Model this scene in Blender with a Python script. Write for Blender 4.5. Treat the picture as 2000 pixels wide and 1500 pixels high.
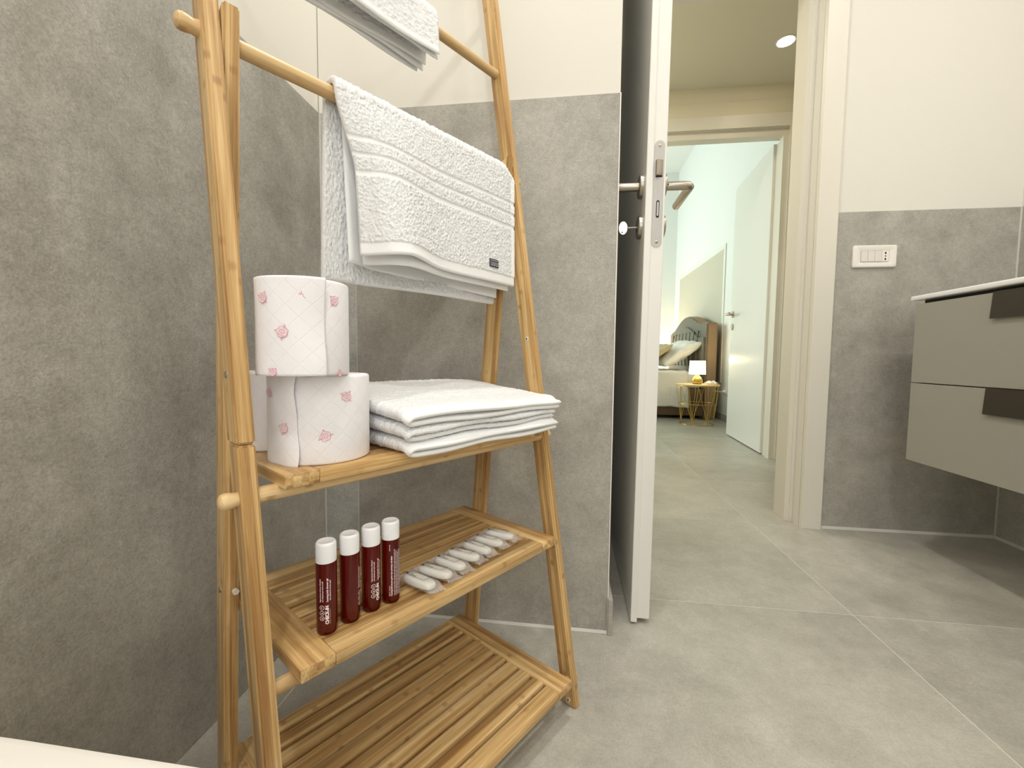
import bpy, bmesh, math, random
import numpy as np
from mathutils import Vector, Matrix
random.seed(7); rng = np.random.default_rng(11)
PI = math.pi
for o in list(bpy.data.objects): bpy.data.objects.remove(o)
COL = bpy.context.scene.collection
sc = bpy.context.scene

# ---------------------------------------------------------------- camera
F = 835.0
cam_d = bpy.data.cameras.new('camera'); cam = bpy.data.objects.new('camera', cam_d); COL.objects.link(cam)
cam_d.sensor_fit = 'HORIZONTAL'; cam_d.sensor_width = 36.0; cam_d.lens = 36.0 * F / 2000.0
cam_d.clip_start = 0.02; cam_d.clip_end = 60
yaw, pitch, roll = -0.13088, 0.06155, 0.01078
fwd = Vector((math.sin(yaw) * math.cos(pitch), math.cos(yaw) * math.cos(pitch), -math.sin(pitch)))
r0 = Vector((math.cos(yaw), -math.sin(yaw), 0)); u0 = r0.cross(fwd)
rt = math.cos(roll) * r0 + math.sin(roll) * u0; up = -math.sin(roll) * r0 + math.cos(roll) * u0
cam.matrix_world = Matrix(((rt.x, up.x, -fwd.x, 0), (rt.y, up.y, -fwd.y, 0), (rt.z, up.z, -fwd.z, 0.62), (0, 0, 0, 1)))
sc.camera = cam

# ---------------------------------------------------------------- world, lights, exposure
w = bpy.data.worlds.new('world'); sc.world = w; w.use_nodes = True
w.node_tree.nodes['Background'].inputs[0].default_value = (0.85, 0.9, 1, 1)
w.node_tree.nodes['Background'].inputs[1].default_value = 0.3
sc.view_settings.view_transform = 'Standard'; sc.view_settings.look = 'None'
sc.view_settings.gamma = 1.0; sc.view_settings.use_curve_mapping = False
sc.view_settings.exposure = 0.0
def area(name, loc, size, power, color, rot=(0, 0, 0), size_y=None, shape='RECTANGLE'):
    l = bpy.data.lights.new(name, 'AREA'); l.shape = shape; l.size = size; l.size_y = size_y or size
    l.energy = power; l.color = color
    o = bpy.data.objects.new(name, l); COL.objects.link(o); o.location = loc; o.rotation_euler = rot
    o.visible_camera = True
    return o
area('bathroom_downlight', (0.00, 0.69, 2.69), 0.15, 11.0, (1.0, 0.985, 0.955), shape='DISK')
area('bathroom_downlight', (1.29, 0.69, 2.69), 0.12, 6.5, (1.0, 0.985, 0.955), shape='DISK')
area('bathroom_downlight', (0.00, -0.60, 2.69), 0.10, 10.5, (1.0, 0.985, 0.955), shape='DISK')
area('bathroom_downlight', (1.10, -0.60, 2.69), 0.10, 6.0, (1.0, 0.985, 0.955), shape='DISK')
area('bathroom_rear_fill', (0.35, -1.24, 1.35), 1.3, 10, (0.92, 0.96, 1.0), rot=(math.radians(90), 0, 0), size_y=1.3)  # cool fill panel added behind the camera; the rear wall has no window
area('hall_ceiling_light', (-0.4, 2.33, 2.24), 0.5, 12, (1.0, 0.97, 0.84), size_y=0.3)
area('hall_floor_light', (0.2, 2.33, 2.24), 0.10, 3, (1.0, 0.92, 0.70), shape='DISK')
area('bedroom_window_light', (-1.9, 5.7, 1.7), 1.6, 66, (0.84, 0.99, 0.94), rot=(0, math.radians(-90), 0), size_y=1.8)
def point(name, loc, power, color, r=0.03):
    l = bpy.data.lights.new(name, 'POINT'); l.energy = power; l.color = color; l.shadow_soft_size = r
    o = bpy.data.objects.new(name, l); COL.objects.link(o); o.location = loc; return o

# ---------------------------------------------------------------- materials
def lin(h):
    if isinstance(h, str):
        c = [int(h[i:i + 2], 16) / 255 for i in (0, 2, 4)]
    else: c = [v / 255 for v in h]
    return tuple((v / 12.92 if v <= 0.04045 else ((v + 0.055) / 1.055) ** 2.4) for v in c) + (1,)
class NT:
    def __init__(s, name):
        s.m = bpy.data.materials.new(name); s.m.use_nodes = True; s.t = s.m.node_tree
        s.b = s.t.nodes['Principled BSDF']; s.out = s.t.nodes['Material Output']
    def n(s, kind, **kw):
        nd = s.t.nodes.new(kind)
        for k, v in kw.items():
            if k.startswith('i_'):
                key = k[2:]; key = int(key) if key.isdigit() else key.replace('_', ' ')
                nd.inputs[key].default_value = v
            else: setattr(nd, k, v)
        return nd
    def l(s, a, b): s.t.links.new(a, b)
    def math(s, op, a, b=None, clamp=False):
        nd = s.n('ShaderNodeMath', operation=op, use_clamp=clamp)
        for i, v in enumerate((a, b)):
            if v is None: continue
            if isinstance(v, (int, float)): nd.inputs[i].default_value = v
            else: s.l(v, nd.inputs[i])
        return nd.outputs[0]
    def mix(s, fac, a, b, blend='MIX'):
        nd = s.n('ShaderNodeMix', data_type='RGBA', blend_type=blend)
        for i, v in ((0, fac), (6, a), (7, b)):
            if isinstance(v, (int, float)): nd.inputs[i].default_value = v
            elif isinstance(v, tuple): nd.inputs[i].default_value = v
            else: s.l(v, nd.inputs[i])
        return nd.outputs[2]
    def ramp(s, fac, stops):
        nd = s.n('ShaderNodeValToRGB'); cr = nd.color_ramp
        while len(cr.elements) < len(stops): cr.elements.new(0.5)
        for e, (p, c) in zip(cr.elements, stops):
            e.position = p; e.color = c if isinstance(c, tuple) else (c, c, c, 1)
        s.l(fac, nd.inputs[0]); return nd.outputs[0]
    def noise(s, vec, scale, detail=4, rough=0.55, dist=0.0):
        nd = s.n('ShaderNodeTexNoise', i_Scale=scale, i_Detail=detail, i_Roughness=rough, i_Distortion=dist)
        s.l(vec, nd.inputs['Vector']); return nd.outputs['Fac']
    def bump(s, h, strength, dist=0.001):
        nd = s.n('ShaderNodeBump', i_Strength=strength, i_Distance=dist)
        s.l(h, nd.inputs['Height']); s.l(nd.outputs[0], s.b.inputs['Normal']); return nd
    def objvec(s, rand=True):
        tc = s.n('ShaderNodeTexCoord'); oi = s.n('ShaderNodeObjectInfo')
        if not rand: return tc.outputs['Object'], oi.outputs['Random']
        k = s.math('MULTIPLY', oi.outputs['Random'], 37.0)
        cx = s.n('ShaderNodeCombineXYZ'); s.l(k, cx.inputs[0]); s.l(k, cx.inputs[1]); s.l(s.math('MULTIPLY', k, 0.7), cx.inputs[2])
        va = s.n('ShaderNodeVectorMath', operation='ADD'); s.l(tc.outputs['Object'], va.inputs[0]); s.l(cx.outputs[0], va.inputs[1])
        return va.outputs[0], oi.outputs['Random']
def simple(name, col, rough=0.5, metal=0.0, bump=None, **kw):
    m = NT(name); m.b.inputs['Base Color'].default_value = lin(col); m.b.inputs['Roughness'].default_value = rough
    m.b.inputs['Metallic'].default_value = metal
    v, _ = m.objvec()
    if bump:
        m.bump(m.noise(v, bump[0], 4), bump[1], bump[2])
    else:
        nz = m.noise(v, 40, 3); m.l(m.math('ADD', m.math('MULTIPLY', nz, 0.06), rough - 0.03), m.b.inputs['Roughness'])
    for k, x in kw.items(): m.b.inputs[k].default_value = x
    return m.m
def stone(name, dark, light, rough=0.5, fine=1.0, veins=0.25, grain=0.30):
    m = NT(name); v, rnd = m.objvec()
    a = m.noise(v, 2.2, 6, 0.6, 0.4); b = m.noise(v, 13, 6, 0.7, 0.3)
    c = m.noise(v, 330 * fine, 3, 0.7); d = m.noise(v, 110 * fine, 4, 0.7)
    f = m.math('ADD', m.math('MULTIPLY', a, 0.5), m.math('MULTIPLY', b, 0.5))
    col = m.ramp(f, [(0.36, lin(dark)), (0.64, lin(light))])
    g = m.math('ADD', m.math('MULTIPLY', m.ramp(c, [(0.30, 0.0), (0.70, 1.0)]), 0.62), m.math('MULTIPLY', m.ramp(d, [(0.3, 0.0), (0.7, 1.0)]), 0.38))
    g = m.math('ADD', m.math('MULTIPLY', g, 2 * grain), 1 - grain)
    hs = m.n('ShaderNodeHueSaturation'); m.l(col, hs.inputs['Color']); m.l(g, hs.inputs['Value']); col = hs.outputs[0]
    # pale thin scratches in patches
    for sc_, seedo in ((4.0, 0.0), (9.0, 3.7)):
        mp = m.n('ShaderNodeMapping'); mp.inputs['Location'].default_value = (seedo, seedo * 2, seedo); m.l(v, mp.inputs['Vector'])
        vn = m.noise(mp.outputs[0], sc_, 8, 0.72, 1.8); vm = m.ramp(vn, [(0.489, 0.0), (0.5, 1.0), (0.511, 0.0)])
        pm = m.ramp(m.noise(mp.outputs[0], sc_ * 0.9, 3), [(0.52, 0.0), (0.62, 1.0)])
        k = m.math('MULTIPLY', m.math('MULTIPLY', vm, pm), m.math('MULTIPLY', c, veins * 2))
        col = m.mix(k, col, lin((222, 214, 200)))
    vo = m.n('ShaderNodeTexVoronoi', i_Scale=170.0 * fine); m.l(v, vo.inputs['Vector'])
    sp = m.math('MULTIPLY', m.ramp(vo.outputs['Distance'], [(0.10, 1.0), (0.22, 0.0)]), m.ramp(m.noise(v, 30, 3), [(0.48, 0.0), (0.60, 1.0)]))
    col = m.mix(m.math('MULTIPLY', sp, 0.42), col, lin((222, 214, 200)))
    m.l(m.mix(m.math('MULTIPLY', rnd, 0.10), col, lin((130, 126, 118))), m.b.inputs['Base Color'])
    m.l(m.math('ADD', m.math('MULTIPLY', b, 0.25), rough - 0.12), m.b.inputs['Roughness'])
    m.bump(m.math('ADD', c, m.math('MULTIPLY', b, 0.8)), 0.45, 0.0014)
    return m.m
def bamboo(name, axis, pale=False, shear=0.0):
    m = NT(name); v, rnd = m.objvec()
    if shear:
        s0 = m.n('ShaderNodeSeparateXYZ'); m.l(v, s0.inputs[0]); c0 = m.n('ShaderNodeCombineXYZ')
        m.l(s0.outputs[0], c0.inputs[0]); m.l(s0.outputs[2], c0.inputs[2])
        m.l(m.math('SUBTRACT', s0.outputs[1], m.math('MULTIPLY', s0.outputs[2], shear)), c0.inputs[1]); v = c0.outputs[0]
    sx = m.n('ShaderNodeSeparateXYZ'); m.l(v, sx.inputs[0])
    oth = [i for i in range(3) if i != axis]
    def sc3(al, ac):
        mp = m.n('ShaderNodeMapping'); s = [ac, ac, ac]; s[axis] = al
        mp.inputs['Scale'].default_value = s; m.l(v, mp.inputs['Vector']); return mp.outputs[0]
    g = m.noise(sc3(5, 150), 1.0, 4, 0.6); g2 = m.noise(sc3(14, 620), 1.0, 2, 0.5); big = m.noise(sc3(3.5, 22), 1.0, 3, 0.5)
    # laminated strips, each with its own tone
    fl = [m.math('FLOOR', m.math('MULTIPLY', sx.outputs[i], 125.0)) for i in oth]
    cx = m.n('ShaderNodeCombineXYZ'); m.l(fl[0], cx.inputs[0]); m.l(fl[1], cx.inputs[1])
    wn = m.n('ShaderNodeTexWhiteNoise', noise_dimensions='3D'); m.l(cx.outputs[0], wn.inputs['Vector'])
    f = m.math('ADD', m.math('MULTIPLY', g, 0.50), m.math('MULTIPLY', big, 0.27))
    f = m.math('ADD', f, m.math('MULTIPLY', g2, 0.16)); f = m.math('ADD', f, m.math('MULTIPLY', m.math('SUBTRACT', wn.outputs['Value'], 0.25), 0.15))
    if pale: stops = [(0.34, lin((196, 158, 106))), (0.52, lin((218, 184, 132))), (0.72, lin((236, 208, 162)))]
    else: stops = [(0.36, lin((164, 120, 70))), (0.50, lin((204, 165, 108))), (0.63, lin((236, 203, 148)))]
    col = m.ramp(f, stops)
    # node scars: short bands across a strip
    al = m.math('ADD', m.math('MULTIPLY', sx.outputs[axis], 5.2), m.math('MULTIPLY', wn.outputs['Value'], 9.0))
    fr = m.math('ABSOLUTE', m.math('SUBTRACT', m.math('FRACT', al), 0.5))
    band = m.ramp(m.math('ADD', fr, m.math('MULTIPLY', m.math('SUBTRACT', g2, 0.5), 0.03)), [(0.0, 1.0), (0.014, 0.8), (0.03, 0.0)])
    k = m.math('MULTIPLY', band, m.ramp(big, [(0.45, 0.15), (0.6, 0.8)]))
    col = m.mix(m.math('MULTIPLY', k, 0.55), col, lin((128, 78, 34)))
    hv = m.n('ShaderNodeHueSaturation'); m.l(col, hv.inputs['Color'])
    m.l(m.math('ADD', m.math('MULTIPLY', rnd, 0.16), 0.90), hv.inputs['Value'])
    m.l(hv.outputs[0], m.b.inputs['Base Color'])
    m.b.inputs['Roughness'].default_value = 0.38
    m.bump(m.math('ADD', g, m.math('MULTIPLY', wn.outputs['Value'], 0.25)), 0.14, 0.0006)
    return m.m
def terry(name, col=(251, 251, 251)):
    m = NT(name); v, _ = m.objvec(False)
    a = m.noise(v, 760, 3, 0.7, 0.8); vo = m.n('ShaderNodeTexVoronoi', i_Scale=640.0); m.l(v, vo.inputs['Vector'])
    h = m.math('ADD', a, m.math('MULTIPLY', vo.outputs['Distance'], -0.6))
    tc = m.n('ShaderNodeVertexColor', layer_name='pile')
    hh = m.math('MULTIPLY', h, tc.outputs['Color'])
    m.bump(hh, 0.5, 0.0016)
    c = m.mix(m.math('MULTIPLY', m.ramp(h, [(0.0, 1.0), (0.35, 0.0)]), m.math('MULTIPLY', tc.outputs['Color'], 0.25)), lin(col), lin((196, 197, 200)))
    m.l(c, m.b.inputs['Base Color']); m.b.inputs['Roughness'].default_value = 0.95
    m.b.inputs['Sheen Weight'].default_value = 0.15
    m.b.inputs['Subsurface Weight'].default_value = 0.0
    return m.m
def paper(name, col=(250, 247, 250)):
    m = NT(name)
    uv = m.n('ShaderNodeUVMap'); sx = m.n('ShaderNodeSeparateXYZ'); m.l(uv.outputs[0], sx.inputs[0])
    hs = []
    for sgn in (1, -1):
        t = m.math('MULTIPLY', m.math('ADD', sx.outputs[0], m.math('MULTIPLY', sx.outputs[1], float(sgn))), 1 / 0.024)
        fr = m.math('ABSOLUTE', m.math('SUBTRACT', m.math('FRACT', t), 0.5))
        dots = m.math('ADD', m.math('MULTIPLY', m.math('SINE', m.math('MULTIPLY', sx.outputs[1], 4200.0)), 0.25), 0.75)
        hs.append(m.math('MULTIPLY', m.ramp(fr, [(0.0, 1.0), (0.03, 0.0)]), dots))
    h = m.math('MAXIMUM', hs[0], hs[1])
    v, _ = m.objvec(); wr = m.noise(v, 45, 4, 0.6, 0.8); fine = m.noise(v, 900, 2)
    hh = m.math('ADD', m.math('MULTIPLY', h, -0.45), m.math('ADD', m.math('MULTIPLY', wr, 1.1), m.math('MULTIPLY', fine, 0.25)))
    m.bump(hh, 0.55, 0.0011)
    m.b.inputs['Base Color'].default_value = lin(col); m.b.inputs['Roughness'].default_value = 0.9
    return m.m
def metal(name, col, rough=0.28):
    m = NT(name); v, _ = m.objvec(); m.b.inputs['Metallic'].default_value = 1.0
    m.b.inputs['Base Color'].default_value = lin(col)
    mp = m.n('ShaderNodeMapping'); mp.inputs['Scale'].default_value = (900, 900, 30); m.l(v, mp.inputs['Vector'])
    nz = m.noise(mp.outputs[0], 1, 2); m.l(m.math('ADD', m.math('MULTIPLY', nz, 0.14), rough - 0.07), m.b.inputs['Roughness'])
    return m.m

TILE = stone('stone_tile', (158, 154, 145), (196, 192, 182), 0.55)
TILE_L = stone('stone_tile_light', (172, 171, 166), (206, 205, 199), 0.50)
FLOORT = stone('stone_floor_tile', (166, 162, 151), (198, 194, 183), 0.36, 0.8, 0.35, 0.18)
PLASTER = simple('white_plaster', (231, 227, 217), 0.9, bump=(240, 0.15, 0.0006))
PLASTER_B = simple('bedroom_plaster', (238, 240, 238), 0.9, bump=(60, 0.4, 0.004))
GROUT = simple('pale_grout', (214, 211, 204), 0.85, bump=(700, 0.2, 0.0004))
GROUT_F = simple('floor_grout', (222, 217, 203), 0.85, bump=(700, 0.2, 0.0004))
DOORW = simple('white_door_lacquer', (240, 238, 232), 0.32)
TRIMW = simple('cream_trim_lacquer', (230, 225, 212), 0.42)
STEEL = metal('brushed_steel', (186, 178, 166), 0.3)
STEELP = metal('satin_plate_steel', (172, 169, 165), 0.5)
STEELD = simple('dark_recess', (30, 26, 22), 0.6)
PLASTW = simple('white_plastic', (245, 240, 232), 0.35)
PLASTG = simple('offwhite_switch_plastic', (232, 227, 220), 0.4)
CERAM = simple('white_ceramic', (246, 247, 250), 0.12)
VANF = simple('greige_lacquer', (160, 157, 147), 0.55)
VANB = simple('dark_metal_handle', (46, 40, 32), 0.5)
BAMX, BAMY = bamboo('bamboo_along_width', 0), bamboo('bamboo_along_depth', 1)
BAMF, BAMB = bamboo('bamboo_front_leg', 2, shear=0.1657), bamboo('bamboo_rear_leg', 2, shear=-0.0917)
RODM = bamboo('turned_bamboo_rod', 0, True)
TERRY = terry('white_terry')
PAPER = paper('embossed_tissue')
PAPER_IN = simple('tissue_core_card', (205, 190, 168), 0.9)
PINK = simple('pink_print', (226, 120, 150), 0.8); PINKP = simple('pale_pink_print', (248, 226, 230), 0.85)
WHITEP = simple('white_print', (252, 236, 238), 0.5)
CAPW = simple('white_cap', (250, 250, 252), 0.28)
BLACKP = simple('black_print', (46, 42, 42), 0.6)
SOAP = simple('white_soap', (248, 244, 236), 0.45, bump=(60, 0.2, 0.001))
LABELD = simple('dark_woven_label', (62, 62, 70), 0.8)
LABELS = simple('silver_thread', (186, 186, 192), 0.7)
GOLD = metal('gold_metal', (214, 178, 96), 0.3)
GOLDG = simple('gold_glaze', (190, 168, 92), 0.3, metal=0.6)
TUFT = simple('grey_upholstery', (112, 110, 98), 0.75, bump=(180, 0.3, 0.001))
TANUP = simple('tan_upholstery', (150, 124, 96), 0.6, bump=(180, 0.3, 0.001))
BROWNUP = simple('brown_upholstery', (104, 82, 56), 0.7, bump=(180, 0.3, 0.001))
LINEN = simple('white_linen', (240, 236, 228), 0.9, bump=(28, 0.5, 0.01))
BEIGEP = simple('beige_cushion_fabric', (196, 180, 142), 0.85, bump=(50, 0.6, 0.006))
PANEL = simple('beige_wall_panel', (206, 200, 184), 0.8)
MOULD = simple('white_moulding', (236, 236, 228), 0.6)
# bottle glass-like plastic
_m = NT('amber_red_plastic'); _m.b.inputs['Base Color'].default_value = lin((112, 16, 8)); _m.b.inputs['Roughness'].default_value = 0.16
_m.b.inputs['Coat Weight'].default_value = 0.4; _m.b.inputs['Transmission Weight'].default_value = 0.55; _m.b.inputs['IOR'].default_value = 1.35
_v, _r = _m.objvec(); _m.l(_m.mix(_m.ramp(_m.noise(_v, 30, 2), [(0.3, 0.0), (0.8, 1.0)]), lin((108, 14, 8)), lin((124, 22, 8))), _m.b.inputs['Base Color']); AMBER = _m.m
_m = NT('clear_film'); _m.b.inputs['Base Color'].default_value = (0.95, 0.94, 0.92, 1); _m.b.inputs['Roughness'].default_value = 0.12
_v, _r = _m.objvec(); _m.bump(_m.noise(_v, 220, 3, 0.6, 1.2), 0.8, 0.002)
_t = _m.n('ShaderNodeBsdfTransparent'); _x = _m.n('ShaderNodeMixShader'); _x.inputs[0].default_value = 0.26
_m.l(_t.outputs[0], _x.inputs[1]); _m.l(_m.b.outputs[0], _x.inputs[2]); _m.l(_x.outputs[0], _m.out.inputs[0]); FILM = _m.m
def emis(name, col, s):
    m = NT(name); m.b.inputs['Base Color'].default_value = lin(col); m.b.inputs['Emission Color'].default_value = lin(col)
    m.b.inputs['Emission Strength'].default_value = s; v, _ = m.objvec(); m.l(m.math('ADD', m.math('MULTIPLY', m.noise(v, 30, 2), 0.1), 0.6), m.b.inputs['Roughness']); return m.m
DOWNL = emis('downlight_diffuser', (255, 240, 214), 60.0)
SHADE = emis('lit_lamp_shade', (255, 236, 200), 2.2)

# ---------------------------------------------------------------- helpers
def finish(bm, ang=0.6, recalc=True):
    if recalc: bmesh.ops.recalc_face_normals(bm, faces=bm.faces)
    for f in bm.faces: f.smooth = True
    for e in bm.edges:
        if len(e.link_faces) == 2:
            if e.calc_face_angle(0) > ang: e.smooth = False
    return bm
def obj(name, bm, mat, parent=None, loc=None, ang=0.6, recalc=True):
    finish(bm, ang, recalc)
    me = bpy.data.meshes.new(name); bm.to_mesh(me); bm.free()
    for m in (mat if isinstance(mat, (list, tuple)) else [mat]): me.materials.append(m)
    o = bpy.data.objects.new(name, me); COL.objects.link(o)
    if parent: o.parent = parent
    if loc: o.location = loc
    return o
def empty(name, loc=(0, 0, 0), rz=0.0, parent=None):
    o = bpy.data.objects.new(name, None); COL.objects.link(o); o.location = loc; o.rotation_euler = (0, 0, rz)
    o.empty_display_size = 0.05
    if parent: o.parent = parent
    return o
def tag(o, label=None, cat=None, group=None, kind=None):
    if label: o['label'] = label
    if cat: o['category'] = cat
    if group: o['group'] = group
    if kind: o['kind'] = kind
    return o
def struct(name, bm, mat, parent=None, **k):
    o = obj(name, bm, mat, parent, **k)
    if parent is None: o['kind'] = 'structure'
    return o
def copy_tree(o, parent=None):
    c = o.copy(); COL.objects.link(c)
    if parent: c.parent = parent
    for ch in o.children: copy_tree(ch, c)
    return c
def box(x0, x1, y0, y1, z0, z1, bev=0.0, seg=1, bm=None):
    own = bm is None
    if own: bm = bmesh.new()
    r = bmesh.ops.create_cube(bm, size=1.0)
    vs = r['verts']
    for v in vs: v.co = Vector(((x0 + x1) / 2 + v.co.x * (x1 - x0), (y0 + y1) / 2 + v.co.y * (y1 - y0), (z0 + z1) / 2 + v.co.z * (z1 - z0)))
    if bev > 0:
        es = list({e for v in vs for e in v.link_edges})
        bmesh.ops.bevel(bm, geom=es, offset=bev, segments=seg, affect='EDGES', profile=0.5)
    return bm
def prism(poly, axis, a, b, bev=0.0, bm=None, seg=1):
    """poly: 2-D outline; axis 2: (x,y) extruded in z; axis 1: (x,z) along y; axis 0: (y,z) along x"""
    if bm is None: bm = bmesh.new()
    def P(p, t):
        return (p[0], p[1], t) if axis == 2 else ((p[0], t, p[1]) if axis == 1 else (t, p[0], p[1]))
    A = [bm.verts.new(P(p, a)) for p in poly]; B = [bm.verts.new(P(p, b)) for p in poly]
    n = len(poly); fs = [bm.faces.new(A), bm.faces.new(B[::-1])]
    for i in range(n): fs.append(bm.faces.new((A[i], A[(i + 1) % n], B[(i + 1) % n], B[i])))
    bmesh.ops.recalc_face_normals(bm, faces=fs)
    if bev > 0:
        es = list({e for f in fs for e in f.edges})
        bmesh.ops.bevel(bm, geom=es, offset=bev, segments=seg, affect='EDGES')
    return bm
def lathe(prof, seg=32, bm=None, M=None, uv=False):
    """prof: list of (r, z); closed with caps where r == 0"""
    if bm is None: bm = bmesh.new()
    M = M or Matrix(); rings = []
    for r, z in prof:
        if r <= 1e-7: rings.append([bm.verts.new(M @ Vector((0, 0, z)))])
        else: rings.append([bm.verts.new(M @ Vector((r * math.cos(2 * PI * i / seg), r * math.sin(2 * PI * i / seg), z))) for i in range(seg)])
    lay = bm.loops.layers.uv.verify() if uv else None
    for k in range(len(rings) - 1):
        a, b = rings[k], rings[k + 1]
        for i in range(seg):
            j = (i + 1) % seg
            if len(a) == 1 and len(b) == 1: continue
            if len(a) == 1: f = bm.faces.new((a[0], b[i], b[j]))
            elif len(b) == 1: f = bm.faces.new((a[i], a[j], b[0]))
            else:
                f = bm.faces.new((a[i], a[j], b[j], b[i]))
                if lay:
                    R = prof[k][0]
                    for lp, (ii, zz) in zip(f.loops, ((i, prof[k][1]), (i + 1, prof[k][1]), (i + 1, prof[k + 1][1]), (i, prof[k + 1][1]))):
                        lp[lay].uv = (2 * PI * ii / seg * R, zz)
    return bm
def tube(pts, r, seg=12, bm=None, caps=True):
    if bm is None: bm = bmesh.new()
    pts = [Vector(p) for p in pts]; rings = []
    for i, p in enumerate(pts):
        if i == 0: t = pts[1] - p
        elif i == len(pts) - 1: t = p - pts[i - 1]
        else: t = ((pts[i + 1] - p).normalized() + (p - pts[i - 1]).normalized())
        t.normalize(); a = t.cross(Vector((0, 0, 1)))
        if a.length < 1e-3: a = t.cross(Vector((1, 0, 0)))
        a.normalize(); b = t.cross(a); rr = r[i] if isinstance(r, (list, tuple)) else r
        rings.append([bm.verts.new(p + rr * (math.cos(2 * PI * k / seg) * a + math.sin(2 * PI * k / seg) * b)) for k in range(seg)])
    for A, B in zip(rings, rings[1:]):
        for k in range(seg): bm.faces.new((A[k], A[(k + 1) % seg], B[(k + 1) % seg], B[k]))
    if caps: bm.faces.new(rings[0][::-1]); bm.faces.new(rings[-1])
    return bm
AX = Matrix.Rotation(PI / 2, 4, 'Y')           # z axis -> x axis
def smooth_noise(n, m, k, seedv):
    r = np.random.default_rng(seedv).standard_normal((n, m))
    for _ in range(k):
        r = (r + np.roll(r, 1, 0) + np.roll(r, -1, 0) + np.roll(r, 1, 1) + np.roll(r, -1, 1)) / 5
    return r / (r.std() + 1e-9)
def grid_obj(name, P, mat, parent=None, pile=None, closed_u=False):
    """P: (n,m,3) closed tube in first index if closed_u"""
    n, m, _ = P.shape; idx = np.arange(n * m).reshape(n, m)
    a = idx if not closed_u else np.vstack([idx, idx[:1]])
    F = np.stack([a[:-1, :-1], a[1:, :-1], a[1:, 1:], a[:-1, 1:]], -1).reshape(-1, 4)
    me = bpy.data.meshes.new(name); me.from_pydata(P.reshape(-1, 3).tolist(), [], F.tolist())
    me.polygons.foreach_set('use_smooth', [True] * len(me.polygons))
    if pile is not None:
        ca = me.color_attributes.new('pile', 'FLOAT_COLOR', 'POINT')
        c = np.ones((n * m, 4), np.float32); c[:, :3] = pile.reshape(-1, 1); ca.data.foreach_set('color', c.ravel())
    me.materials.append(mat); o = bpy.data.objects.new(name, me); COL.objects.link(o)
    if parent: o.parent = parent
    me.update(); return o
def thick_sheet(name, C, th, mat, parent=None, pile=None, seed=1, amp=0.0005, kn=1):
    """C (n,m,3) centre surface, th scalar or (n,m); closed shell with rounded rims, cross-section round in the first index"""
    n, m, _ = C.shape
    du = np.gradient(C, axis=0); dv = np.gradient(C, axis=1); N = np.cross(du, dv)
    N /= (np.linalg.norm(N, axis=2, keepdims=True) + 1e-12)
    th = np.broadcast_to(np.asarray(th, float), (n, m)) / 2
    pile_ = np.ones((n, m)) if pile is None else pile
    taper = np.ones((n, m))
    e = 3
    for k in range(e):
        t = math.sin((k + 0.35) / e * PI / 2)
        taper[:, k] *= t; taper[:, m - 1 - k] *= t; taper[k, :] *= t; taper[n - 1 - k, :] *= t
    d1 = th * taper + amp * pile_ * smooth_noise(n, m, kn, seed) * taper
    d2 = th * taper + amp * pile_ * smooth_noise(n, m, kn, seed + 1) * taper
    top = C + N * d1[..., None]; bot = C - N * d2[..., None]
    P = np.concatenate([top, bot[::-1]], 0); PL = np.concatenate([pile_, pile_[::-1]], 0)
    o = grid_obj(name, P, mat, parent, PL, closed_u=True)
    # close the two side rims
    me = o.data; bm = bmesh.new(); bm.from_mesh(me); bm.verts.ensure_lookup_table()
    M = m
    for j in (0, m - 1):
        for i in range(n - 1):
            a, b = i * M + j, (i + 1) * M + j; c, d = (2 * n - 2 - i) * M + j, (2 * n - 1 - i) * M + j
            try: bm.faces.new((bm.verts[a], bm.verts[b], bm.verts[c], bm.verts[d]))
            except ValueError: pass
    bmesh.ops.recalc_face_normals(bm, faces=bm.faces)
    for f in bm.faces: f.smooth = True
    bm.to_mesh(me); bm.free(); return o
def text_bm(s, size, bold=0.0, align='LEFT', spacing=1.0):
    cu = bpy.data.curves.new('t', 'FONT'); cu.body = s; cu.size = size; cu.align_x = align; cu.offset = bold
    cu.resolution_u = 3; cu.space_character = spacing
    o = bpy.data.objects.new('t', cu); COL.objects.link(o)
    bpy.context.view_layer.update()
    me = bpy.data.meshes.new_from_object(o); bpy.data.objects.remove(o); bm = bmesh.new(); bm.from_mesh(me)
    bpy.data.meshes.remove(me); return bm

# ================================================================ SETTING
YB, XL, XBLK = 0.9525, -0.580, 0.098     # back wall, left wall, right edge of the projecting block
YD, XR = 1.6927, 1.510                   # door wall, right wall
T1, T2 = 1.177, 1.148
# floor: large tiles 120 x 60 with recessed joints
fl = struct('floor', box(-2.2, 2.4, -1.4, 7.0, -0.06, -0.0007), GROUT_F)
G = 0.0012
ft = None
for ix in range(-2, 2):
    for iy in range(-3, 11):
        x0 = 0.702 + 1.2 * (ix - 0); y0 = 1.112 + 0.595 * iy
        a, b, c, d = max(x0 + G, -2.2), min(x0 + 1.2 - G, 2.4), y0 + G, y0 + 0.595 - G
        if d < -1.3 or a >= b - 0.01: continue
        if ft is None or abs((b - a) - (1.2 - 2 * G)) > 1e-6:
            o = obj('floor_tile', box(a, b, c, d, -0.008, 0.0, 0.0004), FLOORT, fl)
            if ft is None and abs((b - a) - (1.2 - 2 * G)) < 1e-6: ft = (o, x0, y0)
        else:
            o = ft[0].copy(); COL.objects.link(o); o.parent = fl; o.location = (x0 - ft[1], y0 - ft[2], 0)
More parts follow.
